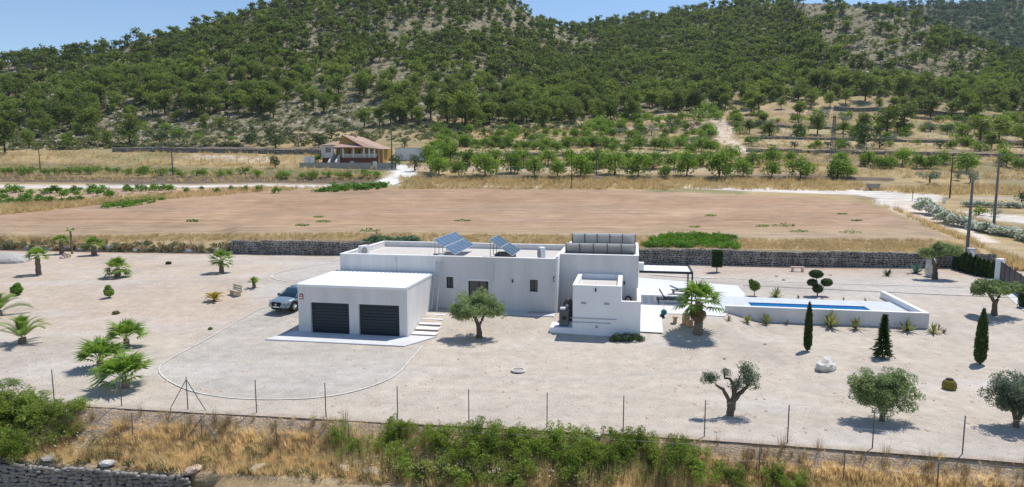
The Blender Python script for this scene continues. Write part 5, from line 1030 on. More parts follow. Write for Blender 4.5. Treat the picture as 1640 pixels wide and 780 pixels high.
for sx in (-.48, .48): MB().box(sx - .09, sx + .09, -.16, .16, 0, .398).build('leg', bpy.data.materials['pink_stone'], t)
# ------------------------------------------------------------------ fences and stone walls
def postmesh(h, r=.024): m = MB(); m.tube([(0, 0, -.1), (0, 0, h)], [r, r], 6); m.tube([(0, 0, h), (0, 0, h + .02)], [r * 1.2, r * .6], 6); return m
def wirefence(name, label, pts, h, m, braces=(), diag=.14, wr=.0016, r=.024, hw=(0, .5, 1.)):
    """pts: ground points of the posts"""
    t = thing(name, label, 'fence', pts[len(pts) // 2]); o = np.array(pts[len(pts) // 2]); pm = None
    for p in pts:
        q = np.array(p) - o
        if pm is None: po = postmesh(h, r).build('post', m, t, True); pm = po.data; po.location = q
        else: link('post', pm, t, tuple(q))
    for k in braces:
        q = np.array(pts[k]) - o; d = np.array(pts[min(k + 1, len(pts) - 1)]) - np.array(pts[max(k - 1, 0)]); d[2] = 0; d /= np.linalg.norm(d)
        for s in (-1, 1): MB().bar(tuple(q + d * s * .95 + np.array([0, 0, -.05])), tuple(q + np.array([0, 0, h * .93])), r * .75).build('brace', m, t)
    wmsh = MB()
    for a, b in zip(pts[:-1], pts[1:]):
        a = np.array(a) - o; b = np.array(b) - o; L = np.linalg.norm(b - a); d = (b - a) / L
        for f in hw: wmsh.bar(tuple(a + np.array([0, 0, .04 + f * (h - .08)])), tuple(b + np.array([0, 0, .04 + f * (h - .08)])), wr * 1.6, n=3, cap=False)
        if diag:
            n = int(L / diag); hh = h - .08
            for i in range(-int(hh / diag), n + 1):
                for sg in (1, -1):
                    s0 = i * diag; s1 = s0 + hh
                    t0 = max(0, -s0); t1 = hh - max(0, s1 - L)
                    if t1 <= t0: continue
                    z0, z1 = (t0, t1) if sg > 0 else (hh - t0, hh - t1)
                    wmsh.bar(tuple(a + d * (s0 + t0) + np.array([0, 0, .04 + z0])), tuple(a + d * (s0 + t1) + np.array([0, 0, .04 + z1])), wr, n=3, cap=False)
    wmsh.build('wire_mesh', W_['grey'], t, recalc=False); return t
fu = [-285, -130, -18, 87, 195, 301, 411, 522, 637, 751, 876, 998, 1128, 1261, 1397, 1541, 1692, 1850]
pts = []
for u in fu: p = F1(u) ; pts.append((float(p[0]), float(p[1]), -.02))
wirefence('wire_fence', 'chain-link fence on thin grey posts along the front of the gravel plot', pts, 1.6, W_['postgrey'], braces=(5,))
ob_ = [-200, -90, 30, 142, 243, 350, 465, 577, 693, 814, 942, 1072, 1206, 1335, 1478, 1625, 1770]; pts = []
for u in ob_: x, y, z = bank(u, 1.3); pts.append((x, y, z + .02))
wirefence('wire_fence', 'old wire fence on short posts halfway down the grassy bank', pts, 1.25, W_['postgrey'], braces=(5,), diag=0, hw=(.1, .55, 1.))
pts = []; u = -60.; us_w = []
lastp = None
for u in np.arange(-60, 1592, 1.):
    Y = float(wallY(u)) - .65; z = .0; x, y = Y * float(ray(u, 410)[0]), Y
    if lastp is None or np.hypot(x - lastp[0], y - lastp[1]) >= 3.6: pts.append((x, y, float(plot_h(x, y)))); lastp = (x, y)
wirefence('wire_fence', 'tall pale wire fence in front of the long stone wall at the back', pts, 1.95, W_['grey'], diag=0, hw=(.02, .5, 1.), r=.022)
pts = [M(u, v) for u, v in ((222, 262), (238, 262), (258, 262), (278, 262), (305, 262), (322, 262), (340, 262), (380, 262), (398, 262), (416, 262))]
wirefence('wire_fence', 'low far wire fence on the dry terrace left of the country house', pts, 1.7, W_['postgrey'], diag=0, hw=(.5, 1.), r=.04)
def stonewall(name, label, path, h, size, depth, indiv=0, lab2=None):
    """dry stone wall: path of base points; coursed stones, irregular"""
    t = thing(name, label, 'stone wall', path[len(path) // 2]); o = np.array(path[len(path) // 2]); core = MB(); VV = []; FF = []; n = 0; cnt_ = 0; rr = random.Random(5); sm = []
    for s in range(10):
        me = lump(1, s + 40, 1, .12); me.name = 'stone'
        for v in me.vertices: v.co = (max(-.82, min(.82, v.co.x)), max(-.8, min(.8, v.co.y)), max(-.78, min(.78, v.co.z)))
        me.materials.append(W_['stone']); sm.append(me)
    arr = [(np.array([v.co[:] for v in me.vertices]), np.array([p.vertices[:] for p in me.polygons])) for me in sm]
    for a, b in zip(path[:-1], path[1:]):
        a = np.array(a, float) - o; b = np.array(b, float) - o; L = np.linalg.norm((b - a)[:2]); d = (b - a) / L; nrm = np.array([d[1], -d[0], 0]); an = atan2(d[1], d[0])
        hh = h if not callable(h) else h(a + o)
        core.add([tuple(a - nrm * .05), tuple(b - nrm * .05), tuple(b - nrm * .05 + np.array([0, 0, hh - .1])), tuple(a - nrm * .05 + np.array([0, 0, hh - .1])), tuple(a - nrm * depth), tuple(b - nrm * depth), tuple(b - nrm * depth + np.array([0, 0, hh - .1])), tuple(a - nrm * depth + np.array([0, 0, hh - .1]))], [(0, 1, 2, 3), (3, 2, 6, 7), (5, 4, 7, 6), (0, 3, 7, 4), (1, 5, 6, 2)])
        z = 0
        while z < hh - .02:
            ch = size * rr.uniform(.45, .8); s = rr.uniform(-.2, 0)
            while s < L:
                w2 = size * rr.uniform(.6, 1.5); c = a + d * (s + w2 / 2) + nrm * rr.uniform(.0, .08) + np.array([0, 0, z + ch / 2 + rr.uniform(-.03, .03)]); k = rr.randrange(10)
                ro = (rr.uniform(-.15, .15), rr.uniform(-.15, .15), an + rr.uniform(-.15, .15)); sc = (w2 * .60, size * .4, ch * .66)
                if cnt_ < indiv: so_ = link('stone', sm[k], t, tuple(c), ro, sc); cnt_ += 1
                else:
                    from mathutils import Euler; Mx = np.array(Euler(ro).to_matrix()); P_ = (arr[k][0] * np.array(sc)) @ Mx.T + c; VV.append(P_); FF.append(arr[k][1] + n); n += len(P_)
                s += w2
            z += ch
    core.build('wall_core', W_['stoned'], t)
    if VV: tag(link('stones', npmesh('stones', np.concatenate(VV), np.concatenate(FF), W_['stone']), t), kind='stuff')
    return t
wp = []
for u in list(range(372, 1600, 24)):
    Y = float(wallY(u)) + .12; x = Y * float(ray(u, 415)[0]); wp.append((x, Y, float(plot_h(x, Y)) - .1))
hw_ = lambda p: 1.72 if p[0] < 38 else 1.72 - (p[0] - 38) * .03
stonewall('stone_wall', 'long dark dry-stone retaining wall along the back of the gravel plot', wp, 1.7, .34, .3)
wp = []
for u in range(36, 384, 12): x, y, z = bank(u, QW + .28); wp.append((x, y, -2.95))
stonewall('stone_wall', 'lower dry-stone wall of dark rubble at the bottom left of the bank', wp, 1.42, .27, .35, indiv=290)
for u, q, r_, lb, mt in ((460, 2.6, .3, 'flat pale stone slab lying in the grass of the lower bank', 'rockw'), (245, 2.95, .28, 'pale capstone on the end of the lower stone wall', 'rockw'), (157, 2.95, .3, 'grey-blue capstone on the lower stone wall', 'stone'), (372, 3.0, .35, 'pinkish fallen boulder at the right end of the lower wall', 'rockp'), (583, 2.2, .28, 'pale stone among brown weeds on the bank', 'rockw'), (690, 2.0, .25, 'dull pink stone under the brambles', 'rockp'), (952, .45, .3, 'white stone lying at the foot of the front fence', 'rockw'), (628, 2.4, .35, 'grey boulder at the foot of the bank among flowers', 'rockw')):
    x, y, z = bank(u, q); me = lump(r_, int(u), 2, .25, (1.3, .8, .45)); me.materials.append(W_[mt]); tag(link('boulder', me, None, (x, y, z + .1), (0, 0, u)), lb, 'rock')
for pa, pb, h_, lb in (((1335, 181), (1560, 188), 1.4, 'long dark terrace wall under the tall pines at right'), ((1200, 222), (1640, 232), .8, 'long low terrace wall above the straw terrace'), ((1195, 243), (1640, 252), .8, 'low terrace wall above the right almond trees'), ((1180, 205), (1420, 209), .8, 'low terrace wall right of the winding track'), ((700, 250), (1140, 251), .7, 'low terrace wall behind the second orchard row'), ((800, 234), (1130, 235), .7, 'low terrace wall behind the young almond trees'), ((180, 243), (520, 247), 1.2, 'dark terrace wall left of the country house')):
    n_ = max(2, int((pb[0] - pa[0]) / 22)); pp = [M(pa[0] + (pb[0] - pa[0]) * k / n_, pa[1] + (pb[1] - pa[1]) * k / n_ + .5 * sin(k * 1.7)) for k in range(n_ + 1)]; stonewall('terrace_wall', lb, [(p[0], p[1], p[2] - .3) for p in pp], h_ + .3, .55, .5)
# ------------------------------------------------------------------ gate, poles
x0, y0, z0 = G(1600, 448); x1, y1, z1 = G(1660, 497)
r = thing('gate_pillar', 'white rendered gate pillar at the end of the cypress row', 'pillar', (x0, y0, z0), -1.05); MB().box(-.22, .22, -.45, .3, -.1, 1.95).build('pillar', W_['plaster2'], r); MB().box(-.26, .26, -.49, .34, 1.952, 2.02).build('cap', W_['coping'], r); MB().box(-.32, -.221, -.3, -.05, .9, 1.3).build('letter_box', W_['dark'], r)
L = math.hypot(x1 - x0, y1 - y0); ang = atan2(y1 - y0, x1 - x0); r = thing('sliding_gate', 'long black metal gate with vertical slats at the right edge', 'gate', (x0 + .3 * cos(ang), y0 + .3 * sin(ang), z0), ang)
m = MB(); m.box(0, L, -.03, .03, 1.72, 1.80).box(0, L, -.03, .03, .06, .14)
for k in range(8): m.box(k * L / 7 - .035, k * L / 7 + .035, -.04, .04, 0, 1.9)
m.build('gate_frame', W_['dark'], r); gm_ = mat('gate_slat', (.10, .095, .09), .6)
for k in range(7):
    for j in range(6): MB().box(k * L / 7 + .06 + j * (L / 7 - .1) / 6, k * L / 7 + .06 + (j + .8) * (L / 7 - .1) / 6, -.012, .012, .142, 1.718).build('slat', gm_, r)
tag(MB().box(0, L + 1, -.9, .9, -.1, .1).build('gate_threshold', W_['conc'], None, loc=(x0, y0, z0 - .06), rot=(0, 0, ang)), kind='structure')
x, y, z = G(1560, 432); r = thing('meter_cabinet', 'pale grey electricity cabinet beside the nearest concrete pole', 'cabinet', (x - .1, y + .5, z), HR); MB().box(-.32, .32, -.2, .2, 0, 2.15).build('body', W_['lgrey'], r); MB().box(-.36, .36, -.24, .24, 2.152, 2.22).build('cap', W_['coping'], r); MB().box(-.24, .24, -.22, -.202, 1.2, 2.0).build('door', W_['white'], r)
def pole(label, pos, h, r0, m, top=None, wires=False, name='utility_pole', sq=True):
    t = thing(name, label, 'pole', pos); MB().tube([(0, 0, -.3), (0, 0, h)], [r0, r0 * .6], 4 if sq else 8).build('shaft', m, t)
    if top: MB().box(-.5, .5, -.06, .06, h - .45, h - .35).build('crossarm', m, t)
    MB().box(-.08, .08, -.25, -.02, h - .25, h - .1).build('bracket', W_['grey'], t); return t
x, y, z = G(1551, 428); pole('nearest grey concrete pole rising behind the cypress row', (x, y + .4, z), 9.35, .22, W_['poleC'])
x, y, z = M(1591, 367); pole('grey concrete pole between the oleander hedge and the track', (x, y, z), 120 * y / F_, .24, W_['poleC'])
x, y, z = M(1521, 317); pole('brown wooden pole above the oleander hedge', (x, y, z), 66 * y / F_, .14, W_['poleW'], True, sq=False)
x, y, z = M(915, 302); pole('thin dark pole on the grass strip behind the villa', (x, y, z), 61 * y / F_, .10, W_['poleW'], sq=False)
x, y, z = M(955, 280); pole('slim grey pole among the orchard trees behind the villa', (x, y, z), 62 * y / F_, .14, W_['poleC'])
x, y, z = M(277, 281); pole('grey pole in the bush row at the left of the country house', (x, y, z), 60 * y / F_, .18, W_['poleC'])
x, y, z = M(65, 277); pole('thin dark pole at the far left above the vineyard', (x, y, z), 38 * y / F_, .12, W_['poleW'], sq=False)
x, y, z = M(628, 271); pole('tall grey pole at the right end of the country house wall', (x, y, z), 72 * y / F_, .2, W_['poleC'])
x, y, z = M(1333, 253); t = thing('lattice_pylon', 'slender grey lattice pylon on the grassy terraces', 'pylon', (x, y, z)); h = 66 * y / F_; m = MB(); w2 = .55
for sx, sy in ((-1, -1), (1, -1), (1, 1), (-1, 1)): m.bar((sx * w2, sy * w2, 0), (sx * .2, sy * .2, h), .09, n=4)
m.build('leg', W_['poleC'], t); m = MB()
for k in range(12):
    z0_, z1_ = h * k / 12, h * (k + 1) / 12; a, b = w2 + (.2 - w2) * k / 12, w2 + (.2 - w2) * (k + 1) / 12
    for (p, q) in (((-a, -a), (b, -b)), ((a, -a), (b, b)), ((a, a), (-b, b)), ((-a, a), (-b, -b))): m.bar((*p, z0_), (*q, z1_), .045, n=3)
m.build('lattice', W_['poleC'], t); MB().box(-1., 1., -.06, .06, h - .6, h - .45).build('crossarm', W_['poleC'], t)
x, y, z = M(1398, 304); tag(MB().box(-1, 1, -.8, .8, -.3, 1.1).box(-1.1, 1.1, -.9, .9, 1.1, 1.25).build('stone_cistern', W_['blockwall'], None, loc=(x, y, z), rot=(0, 0, .2)), 'small grey block cistern beside the track junction', 'cistern')
x, y, z = M(1512, 325); tag(MB().box(-.25, .25, -.1, .1, 0, 1.1).build('marker_post', W_['white'], None, loc=(x, y, z)), 'small white marker post at the end of the oleander hedge', 'marker')
for u, v in ((1461, 321),): x, y, z = M(u, v); tag(postmesh(1.6, .05).build('marker_stake', W_['poleW'], None, loc=(x, y, z)), 'thin dark stake at the track junction', 'stake')
# ------------------------------------------------------------------ country house
x, y, z = M(566, 264); KH = y / F_; hx = lambda px: (px - 566) * KH
t = thing('country_house', 'country house with a terracotta gabled roof, ochre porch and maroon base', 'house', (x, y, z - .2), -.12)
hz = lambda v: (264 - v) * KH + .2
MB().box(hx(533), hx(611), 2.0, 10, 0, hz(237)).build('ochre_wall', W_['ochre'], t); MB().box(hx(514), hx(534), -.2, 8, hz(253), hz(233)).build('wing_wall', W_['farwhite'], t); MB().box(hx(515), hx(533.5), -.15, 8, -.5, hz(253) - .01).build('wing_base', W_['maroon'], t)
MB().box(hx(548), hx(607), -.4, 1.98, -.5, hz(253.5)).build('porch_base', W_['maroon'], t); MB().box(hx(561.5), hx(568), -.46, -.41, .0, hz(258.5)).build('hatch', W_['farwhite'], t)
m = MB(); e = hz(236.5)  # porch roof, gable roof
MB().add([(hx(512), -.6, hz(233) - .1), (hx(536), -.6, hz(233) + .1), (hx(539), 4, hz(224)), (hx(524), 4, hz(230)), (hx(512), -.6, hz(233) - .25), (hx(536), -.6, hz(233) - .05)], [(0, 1, 2, 3), (0, 4, 5, 1)]).build('wing_roof', W_['terra'], t)
rid = (hx(541), 3.2, hz(216)); rid2 = (hx(562), 9.5, hz(218)); 
m.add([(hx(533), -.9, e), (hx(586), -.9, e), (hx(584), 2.2, hz(231.0)), (hx(540), 2.2, hz(230.5))], [(0, 1, 2, 3)]); m.add([(hx(533), -.9, e - .25), (hx(586), -.9, e - .25), (hx(586), -.9, e), (hx(533), -.9, e)], [(0, 1, 2, 3)])
m.build('porch_roof', W_['terra'], t, recalc=False)
m = MB(); m.add([rid, rid2, (hx(617), 6, hz(238.5)), (hx(614), -.9, hz(239.5)), (hx(586), -.92, e + .02)], [(4, 3, 2, 1, 0)]); m.add([(hx(586), -.92, e - .2), (hx(614), -.92, hz(239.5) - .22), (hx(614), -.92, hz(239.5)), (hx(586), -.92, e + .02)], [(0, 1, 2, 3)]); m.add([rid, (hx(520), 9, hz(231)), rid2], [(0, 2, 1)])
m.build('main_roof', W_['terra'], t, recalc=False)
MB().add([(hx(540), 2.25, hz(231)), (hx(583), 2.25, hz(231)), (rid[0], 3.18, rid[2] - .12), (rid[0] + .01, 3.1, rid[2] - .12)], [(0, 1, 2), (0, 2, 3)]).build('gable_wall', W_['ochre'], t, recalc=False)
MB().box(hx(556.5), hx(559.5), 5.5, 6.2, hz(221), hz(214.5)).build('chimney', W_['terra'], t)
for px in (550.5, 567.5, 584.5, 593, 601.5): MB().box(hx(px) - .2, hx(px) + .2, -.35, .02, hz(253), e - .1).build('porch_column', W_['farwhite'], t)
for px in (609, 615.5): MB().box(hx(px) - .12, hx(px) + .12, -.5, -.2, 0, hz(240)).build('wood_post', W_['wood'], t)
for pa, pb in ((552, 566.5), (569, 583.5), (586, 606)):
    m = MB(); m.box(hx(pa), hx(pb), -.3, -.2, hz(248.5), hz(247.3))
    for k in range(int((pb - pa) / 1.2)): m.box(hx(pa + k * 1.2) + .02, hx(pa + k * 1.2) + .12, -.29, -.21, hz(253), hz(248.5))
    m.build('balustrade', W_['farwhite'], t)
for pa, pb, va, vb_ in ((538, 547, 252, 238.5), (555, 563, 249, 241), (571, 579, 249, 241), (590, 597, 249, 241)):
    f = MB().box(hx(pa), hx(pb), 1.93, 1.995, hz(va), hz(vb_)).build('door' if pa == 538 else 'window', W_['dark'], t); MB().box(hx(pa) + .1, hx(pb) - .1, 1.90, 1.925, hz(va) + .1, hz(vb_) - .1).build('pane', W_['glass'], f)
f = MB().box(hx(521), hx(530), -.26, -.205, hz(245), hz(237)).build('window', W_['grey'], t); MB().box(hx(522), hx(529), -.285, -.262, hz(244), hz(238)).build('pane', W_['glass'], f)
m = MB()
for k in range(7): m.box(hx(534), hx(541.5), -2.8 + k * .4, -.42 + .0, 0, .3 + k * (hz(253.5) - .3) / 6)
m.build('stairs', mat('stair_grey', (.30, .28, .26), .9), t)
for px in (531.5, 543): MB().add([(hx(px), -3.1, 0), (hx(px + 2), -3.1, 0), (hx(px + 2), -.3, 0), (hx(px), -.3, 0), (hx(px), -3.1, .9), (hx(px + 2), -3.1, .9), (hx(px + 2), -.3, hz(248)), (hx(px), -.3, hz(248))], [(3, 2, 1, 0), (4, 5, 6, 7), (0, 1, 5, 4), (1, 2, 6, 5), (2, 3, 7, 6), (3, 0, 4, 7)]).build('stair_wall', W_['farwhite'], t)
x, y, z = M(496, 264); t = thing('garden_shed', 'small white shed left of the country house steps', 'shed', (x, y, z), 0); MB().box(-1.25, 1.25, -.6, 1.6, -.2, 1.95).build('wall', W_['white'], t); MB().box(-1.35, 1.35, -.7, 1.7, 1.952, 2.05).build('roof', W_['white'], t); MB().box(-.3, .5, -.63, -.603, 0, 1.7).build('door', W_['farwhite'], t)
x, y, z = M(666, 257); t = thing('outbuilding', 'long white flat-roofed outbuilding behind the trees right of the country house', 'building', (x, y, z), -.03); MB().box(-5.6, 5.6, 0, 5, -.5, 3.3).build('wall', W_['plaster2'], t); MB().box(-5.8, 5.8, -.25, 5.2, 3.302, 3.45).build('roof', W_['lgrey'], t); MB().box(-4.2, -1.2, -.05, -.003, 0, 2.6).build('garage_door', W_['white'], t)
p0, p1 = M(480, 268), M(634, 271); t = thing('block_wall', 'long grey block wall below the country house', 'wall', p0, atan2(p1[1] - p0[1], p1[0] - p0[0])); L = math.hypot(p1[0] - p0[0], p1[1] - p0[1]); MB().box(0, L * .745, -.12, .12, -.4, 1.15).box(L * .805, L, -.12, .12, -.4, 1.15).build('blockwork', W_['blockwall'], t); MB().box(L * .765, L * .80, -.2, .2, -.4, 1.5).build('gate_post', W_['farwhite'], t)

# ------------------------------------------------------------------ the car
PAINT = bpy.data.materials.new('teal_grey_paint'); PAINT.use_nodes = True; b_ = PAINT.node_tree.nodes['Principled BSDF']; b_.inputs['Base Color'].default_value = (.22, .31, .345, 1); b_.inputs['Metallic'].default_value = .35; b_.inputs['Roughness'].default_value = .32; b_.inputs['Coat Weight'].default_value = .8; b_.inputs['Coat Roughness'].default_value = .05
TYRE = mat('tyre', (.015, .015, .015), .9); CARGL = mat('car_glass', (.01, .03, .045), .04, spec=1.0); LAMPM = mat('lamp_glass', (.6, .62, .65), .08, metal=.5)
def loft(st, sec):
    m = MB(); V = []; k = None
    for s in st: P_ = sec(*s); k = len(P_) * 2 - 1; V += [(s[0], y, z) for y, z in P_] + [(s[0], -y, z) for y, z in P_[-2::-1]]
    n = len(st); Fs = [(i * k + j, i * k + j + 1, (i + 1) * k + j + 1, (i + 1) * k + j) for i in range(n - 1) for j in range(k - 1)]
    Fs += [(i * k, (i + 1) * k, (i + 1) * k + k - 1, i * k + k - 1) for i in range(n - 1)]
    Fs += [tuple(range(k)), tuple(range((n - 1) * k, n * k))]; return m.add(V, Fs)
fx, fy, fz = G(443, 505); hd = np.array([-.36, -.93]); hd /= np.linalg.norm(hd); cx, cy = np.array([fx, fy]) - hd * 2.35
car = thing('parked_car', 'teal-grey SUV parked beside the left wall of the garage', 'car', (float(cx), float(cy), float(plot_h(cx, cy)) + .02), atan2(hd[1], hd[0]))
body = loft([(-2.34, .72, .48, .92), (-2.26, .87, .36, 1.03), (-1.9, .94, .28, 1.07), (-1.0, .95, .24, 1.04), (0, .95, .24, 1.02), (.9, .95, .24, 1.03), (1.25, .945, .25, 1.02), (1.75, .93, .27, .95), (2.1, .88, .28, .87), (2.28, .78, .30, .76), (2.36, .68, .38, .66)],
            lambda x, w, zb, zt: [(w * .86, zb), (w * .98, zb + .12), (w, zb + (zt - zb) * .45), (w * .97, zb + (zt - zb) * .8), (w * .90, zt - .04), (w * .6, zt), (0, zt + .025)])
o = body.build('body', PAINT, car, True); mo = o.modifiers.new('sub', 'SUBSURF'); mo.levels = 1; mo.render_levels = 1
cab = loft([(-2.22, .70, 1.0, 1.06), (-1.95, .68, 1.0, 1.40), (-1.4, .66, 1.0, 1.56), (-.3, .66, 1.0, 1.62), (.3, .65, 1.0, 1.52), (.75, .66, 1.0, 1.28), (1.18, .70, 1.0, 1.04)], lambda x, w, zb, zt: [(w * 1.27, zb), (w * 1.12, zb + (zt - zb) * .6), (w * .98, zt - .03), (w * .7, zt), (0, zt + .015)])
cab.build('windows', CARGL, car, True)
roof = loft([(-2.0, .60, 1.36, 1.40), (-1.4, .64, 1.53, 1.60), (-.3, .65, 1.59, 1.66), (.25, .64, 1.51, 1.56)], lambda x, w, zb, zt: [(w, zb), (w * .97, zt - .01), (w * .6, zt + .005), (0, zt + .02)]); rf = roof.build('roof', PAINT, car, True)
MB().add([(.12, -.48, 1.605), (.12, .48, 1.605), (-1.35, .46, 1.635), (-1.35, -.46, 1.635)], [(0, 1, 2, 3)]).build('glass_roof', CARGL, rf)
for s in (-1, 1):
    MB().tube([(1.12, .84 * s, 1.03), (.72, .765 * s, 1.28), (.3, .665 * s, 1.515), (.0, .645 * s, 1.58)], [.035] * 4, 5).build('windscreen_pillar', PAINT, car); MB().tube([(-.35, .86 * s, 1.02), (-.40, .66 * s, 1.58)], [.035, .03], 5).build('door_pillar', TYRE, car); MB().tube([(-1.45, .85 * s, 1.03), (-1.75, .66 * s, 1.48)], [.09, .06], 5).build('rear_pillar', PAINT, car)
    MB().tube([(-1.9, .62 * s, 1.47), (-1.3, .66 * s, 1.62), (.0, .66 * s, 1.645)], [.018] * 3, 5).build('roof_rail', W_['alu'], car)
    MB().box(.72, .92, min(.93 * s, 1.12 * s), max(.93 * s, 1.12 * s), 1.0, 1.17).build('mirror', TYRE, car, bevel=.03)
    MB().add([(2.30, .46 * s, .70), (2.16, .84 * s, .76), (1.86, .93 * s, .80), (2.31, .46 * s, .80), (2.18, .82 * s, .86), (1.88, .915 * s, .90)], [(0, 1, 4, 3), (1, 2, 5, 4)]).build('headlight', LAMPM, car)
    MB().add([(2.345, .50 * s, .40), (2.26, .80 * s, .42), (2.30, .55 * s, .56), (2.26, .80 * s, .60)], [(0, 1, 3, 2)]).build('side_intake', TYRE, car)
    for wx in (-1.42, 1.42):
        ty = MB().tube([(wx, s * .72, .355), (wx, s * .965, .355)], [.355, .355], 22).build('wheel', TYRE, car, bevel=.02); MB().tube([(wx, s * .966, .355), (wx, s * .972, .355)], [.22, .21], 16).build('rim', W_['grey'], ty)
        sp_ = MB()
        for k in range(5): a = 2 * pi * k / 5; sp_.box(wx - .03, wx + .03, min(s * .973, s * .985), max(s * .973, s * .985), .355, .555) if k == 0 else sp_.bar((wx, s * .978, .355), (wx + sin(a) * .2, s * .978, .355 + cos(a) * .2), .025, n=4)
        sp_.build('spokes', W_['alu'], ty)
        MB().tube([(wx, s * .70, .40), (wx, s * .956, .40)], [.42, .42], 20).build('wheel_arch', TYRE, car)
    MB().box(-1.0, 1.0, min(.93 * s, .965 * s), max(.93 * s, .965 * s), .22, .30).build('side_skirt', TYRE, car)
    MB().box(-.15, .02, min(.955 * s, .975 * s), max(.955 * s, .975 * s), .83, .86).build('door_handle', PAINT, car)
MB().add([(2.36, -.44, .70), (2.36, .44, .70), (2.39, .38, .50), (2.39, -.38, .50), (2.31, -.46, .80), (2.31, .46, .80)], [(0, 1, 2, 3), (4, 5, 1, 0)]).build('grille', TYRE, car)
MB().tube([(2.395, 0, .64), (2.41, 0, .64)], [.07, .07], 12).build('badge', W_['alu'], car)
MB().box(2.385, 2.40, -.26, .26, .40, .50).build('number_plate', W_['white'], car); MB().box(2.30, 2.375, -.45, .45, .27, .37).build('lower_intake', TYRE, car)
# ------------------------------------------------------------------ bank vegetation
bt = [tuft(60 + s, 26, .32, .016) for s in range(8)]
it = []
for _ in range(11500):
    u = rg.uniform(-250, 1900); q = rg.uniform(.3, 3.0); x, y, z = bank(u, q)
    dn = vnoise(x / 1.3, y / 1.3)
    if rg.rand() > (.15 + .9 * dn) * (1 if q > 1.1 else .4): continue
    it.append((x, y, z - .03, rg.uniform(.16, .42) * (1.15 if q > 1.0 else .6) * (.7 + .6 * dn), rg.uniform(1.1, 1.9)))
scatter('bank_dry_grass', it, bt, L_['straw2'], label='tall straw-coloured dry grass covering the bank below the front fence', cat='grass')
L_['weed'] = leafmat('brown_weed', (.16, .12, .06), (.40, .30, .17), .4, .9)
it = []
for _ in range(420):
    u = rg.uniform(-200, 1850); q = rg.uniform(.4, 3.0); x, y, z = bank(u, q); it.append((x, y, z, rg.uniform(.4, .95), rg.uniform(.5, .9)))
scatter('bank_weeds', it, [tuft(80 + s, 40, .3, .012) for s in range(5)], L_['weed'], label='brown dried weeds standing among the bank grass', cat='weeds')
it = []
for _ in range(900):
    u = rg.uniform(-200, 1850); q = rg.uniform(1.3, 3.1); x, y, z = bank(u, q); it.append((x, y, z, rg.uniform(.2, .5), rg.uniform(.8, 1.4)))
scatter('bank_green_weeds', it, [blob(820 + s, 60, .10) for s in range(5)], leafmat('dull_green_weed', (.06, .07, .025), (.22, .23, .09), .3, .9), label='low dull green weeds between the dry grass of the bank', cat='weeds')
BR = []
for s in range(5):
    rng = np.random.RandomState(990 + s); c, r = crown_clumps(rng, 60, 0, 0, .5, .68, .58, .52, .05, .15, .05); BR.append((leafmesh('foliage', clump_leaves(rng, c, r * 1.1, 5600, .026, 1.1, .6, quad=True), L_['bramble']), c))
def bramble(u, q, h, wd, label, i):
    x, y, z = bank(u, q); t = thing('bramble_bush', label, 'bush', (x, y, z - .1), random.uniform(0, 6)); f_, c = BR[i % 5]; t.scale = (wd, wd * .85, h); link('foliage', f_, t); m = MB()
    for k in range(0, 24, 2): m.tube([(0, 0, 0), tuple(c[k] * .6 + np.array([0, 0, .1])), tuple(c[k])], [.014, .01, .005], 4, False)
    m.build('stems', W_['barkd'], t)
bl = [(-25, 1.0, 1.2, 1.5), (10, .6, 1.0, 1.3), (45, 1.5, 1.5, 1.4), (8, 2.2, 1.6, 1.5), (60, .7, .85, 1.2), (85, 1.3, 1.2, 1.3), (112, .9, .9, 1.1), (42, 2.7, 1.5, 1.3), (100, 2.0, .9, 1.2), (-15, 2.9, 1.6, 1.4), (138, .5, .45, .9), (20, 3.1, 1.4, 1.3), (118, 3.2, 1.2, .7), (75, 2.4, 1.1, 1.0), (140, 1.4, .7, .8), (60, 3.3, 1.3, 1.1)]
for i, (u, q, h, wd) in enumerate(bl): bramble(u, q, h * 1.3, wd * 2.1, 'green leafy bramble in the thicket at the bottom left corner', i)
ml = [(560, 1.0, .9, .9), (590, 1.5, 1.0, .9), (640, 1.2, 1.25, .9), (668, 1.9, 1.1, 1.0), (652, .9, 1.15, .7), (712, 1.1, 1.35, 1.2), (735, 1.7, 1.2, 1.1), (765, 1.0, 1.25, 1.2), (795, 1.3, 1.4, 1.2), (822, .9, 1.1, 1.1), (790, 2.0, 1.2, 1.2), (868, 1.2, 1.35, 1.2), (895, .9, 1.15, 1.1), (912, 1.8, 1.3, 1.2), (845, 1.9, 1.1, 1.1), (945, 1.1, 1.3, 1.2), (990, 1.0, 1.3, 1.2), (1015, .9, 1.15, 1.0), (965, 1.8, 1.1, 1.1), (1075, 1.3, 1.3, 1.2), (1092, 1.0, 1.1, .9), (845, 1.2, 1.2, 1.), (930, 1.9, 1.2, 1.), (1040, 1.3, 1.2, 1.1), (1110, 1.7, 1.2, 1.2), (1050, 1.8, .9, 1.0), (1165, 1.5, .8, 1.0), (1232, 1.6, .9, .9), (1265, 1.7, .7, .8), (700, 2.4, .9, 1.1), (760, 2.5, .9, 1.2), (830, 2.5, .9, 1.2)]
for i, (u, q, h, wd) in enumerate(ml): bramble(u, q, h * 1.12, wd * 1.6, 'leafy bramble in the long thicket below the front fence', i + 2)
fl = []
for _ in range(1500):
    u = rg.choice([rg.uniform(590, 1010), rg.uniform(640, 820), rg.uniform(-20, 240)], p=[.5, .35, .15]); q = rg.uniform(1.5, 2.9); x, y, z = bank(u, q); fl.append((x, y, z + rg.uniform(.25, .75), .05, 1))
dz = [clump_leaves(np.random.RandomState(s), [(0, 0, 0)], [.5], 7, .65, .5, .8) for s in range(4)]
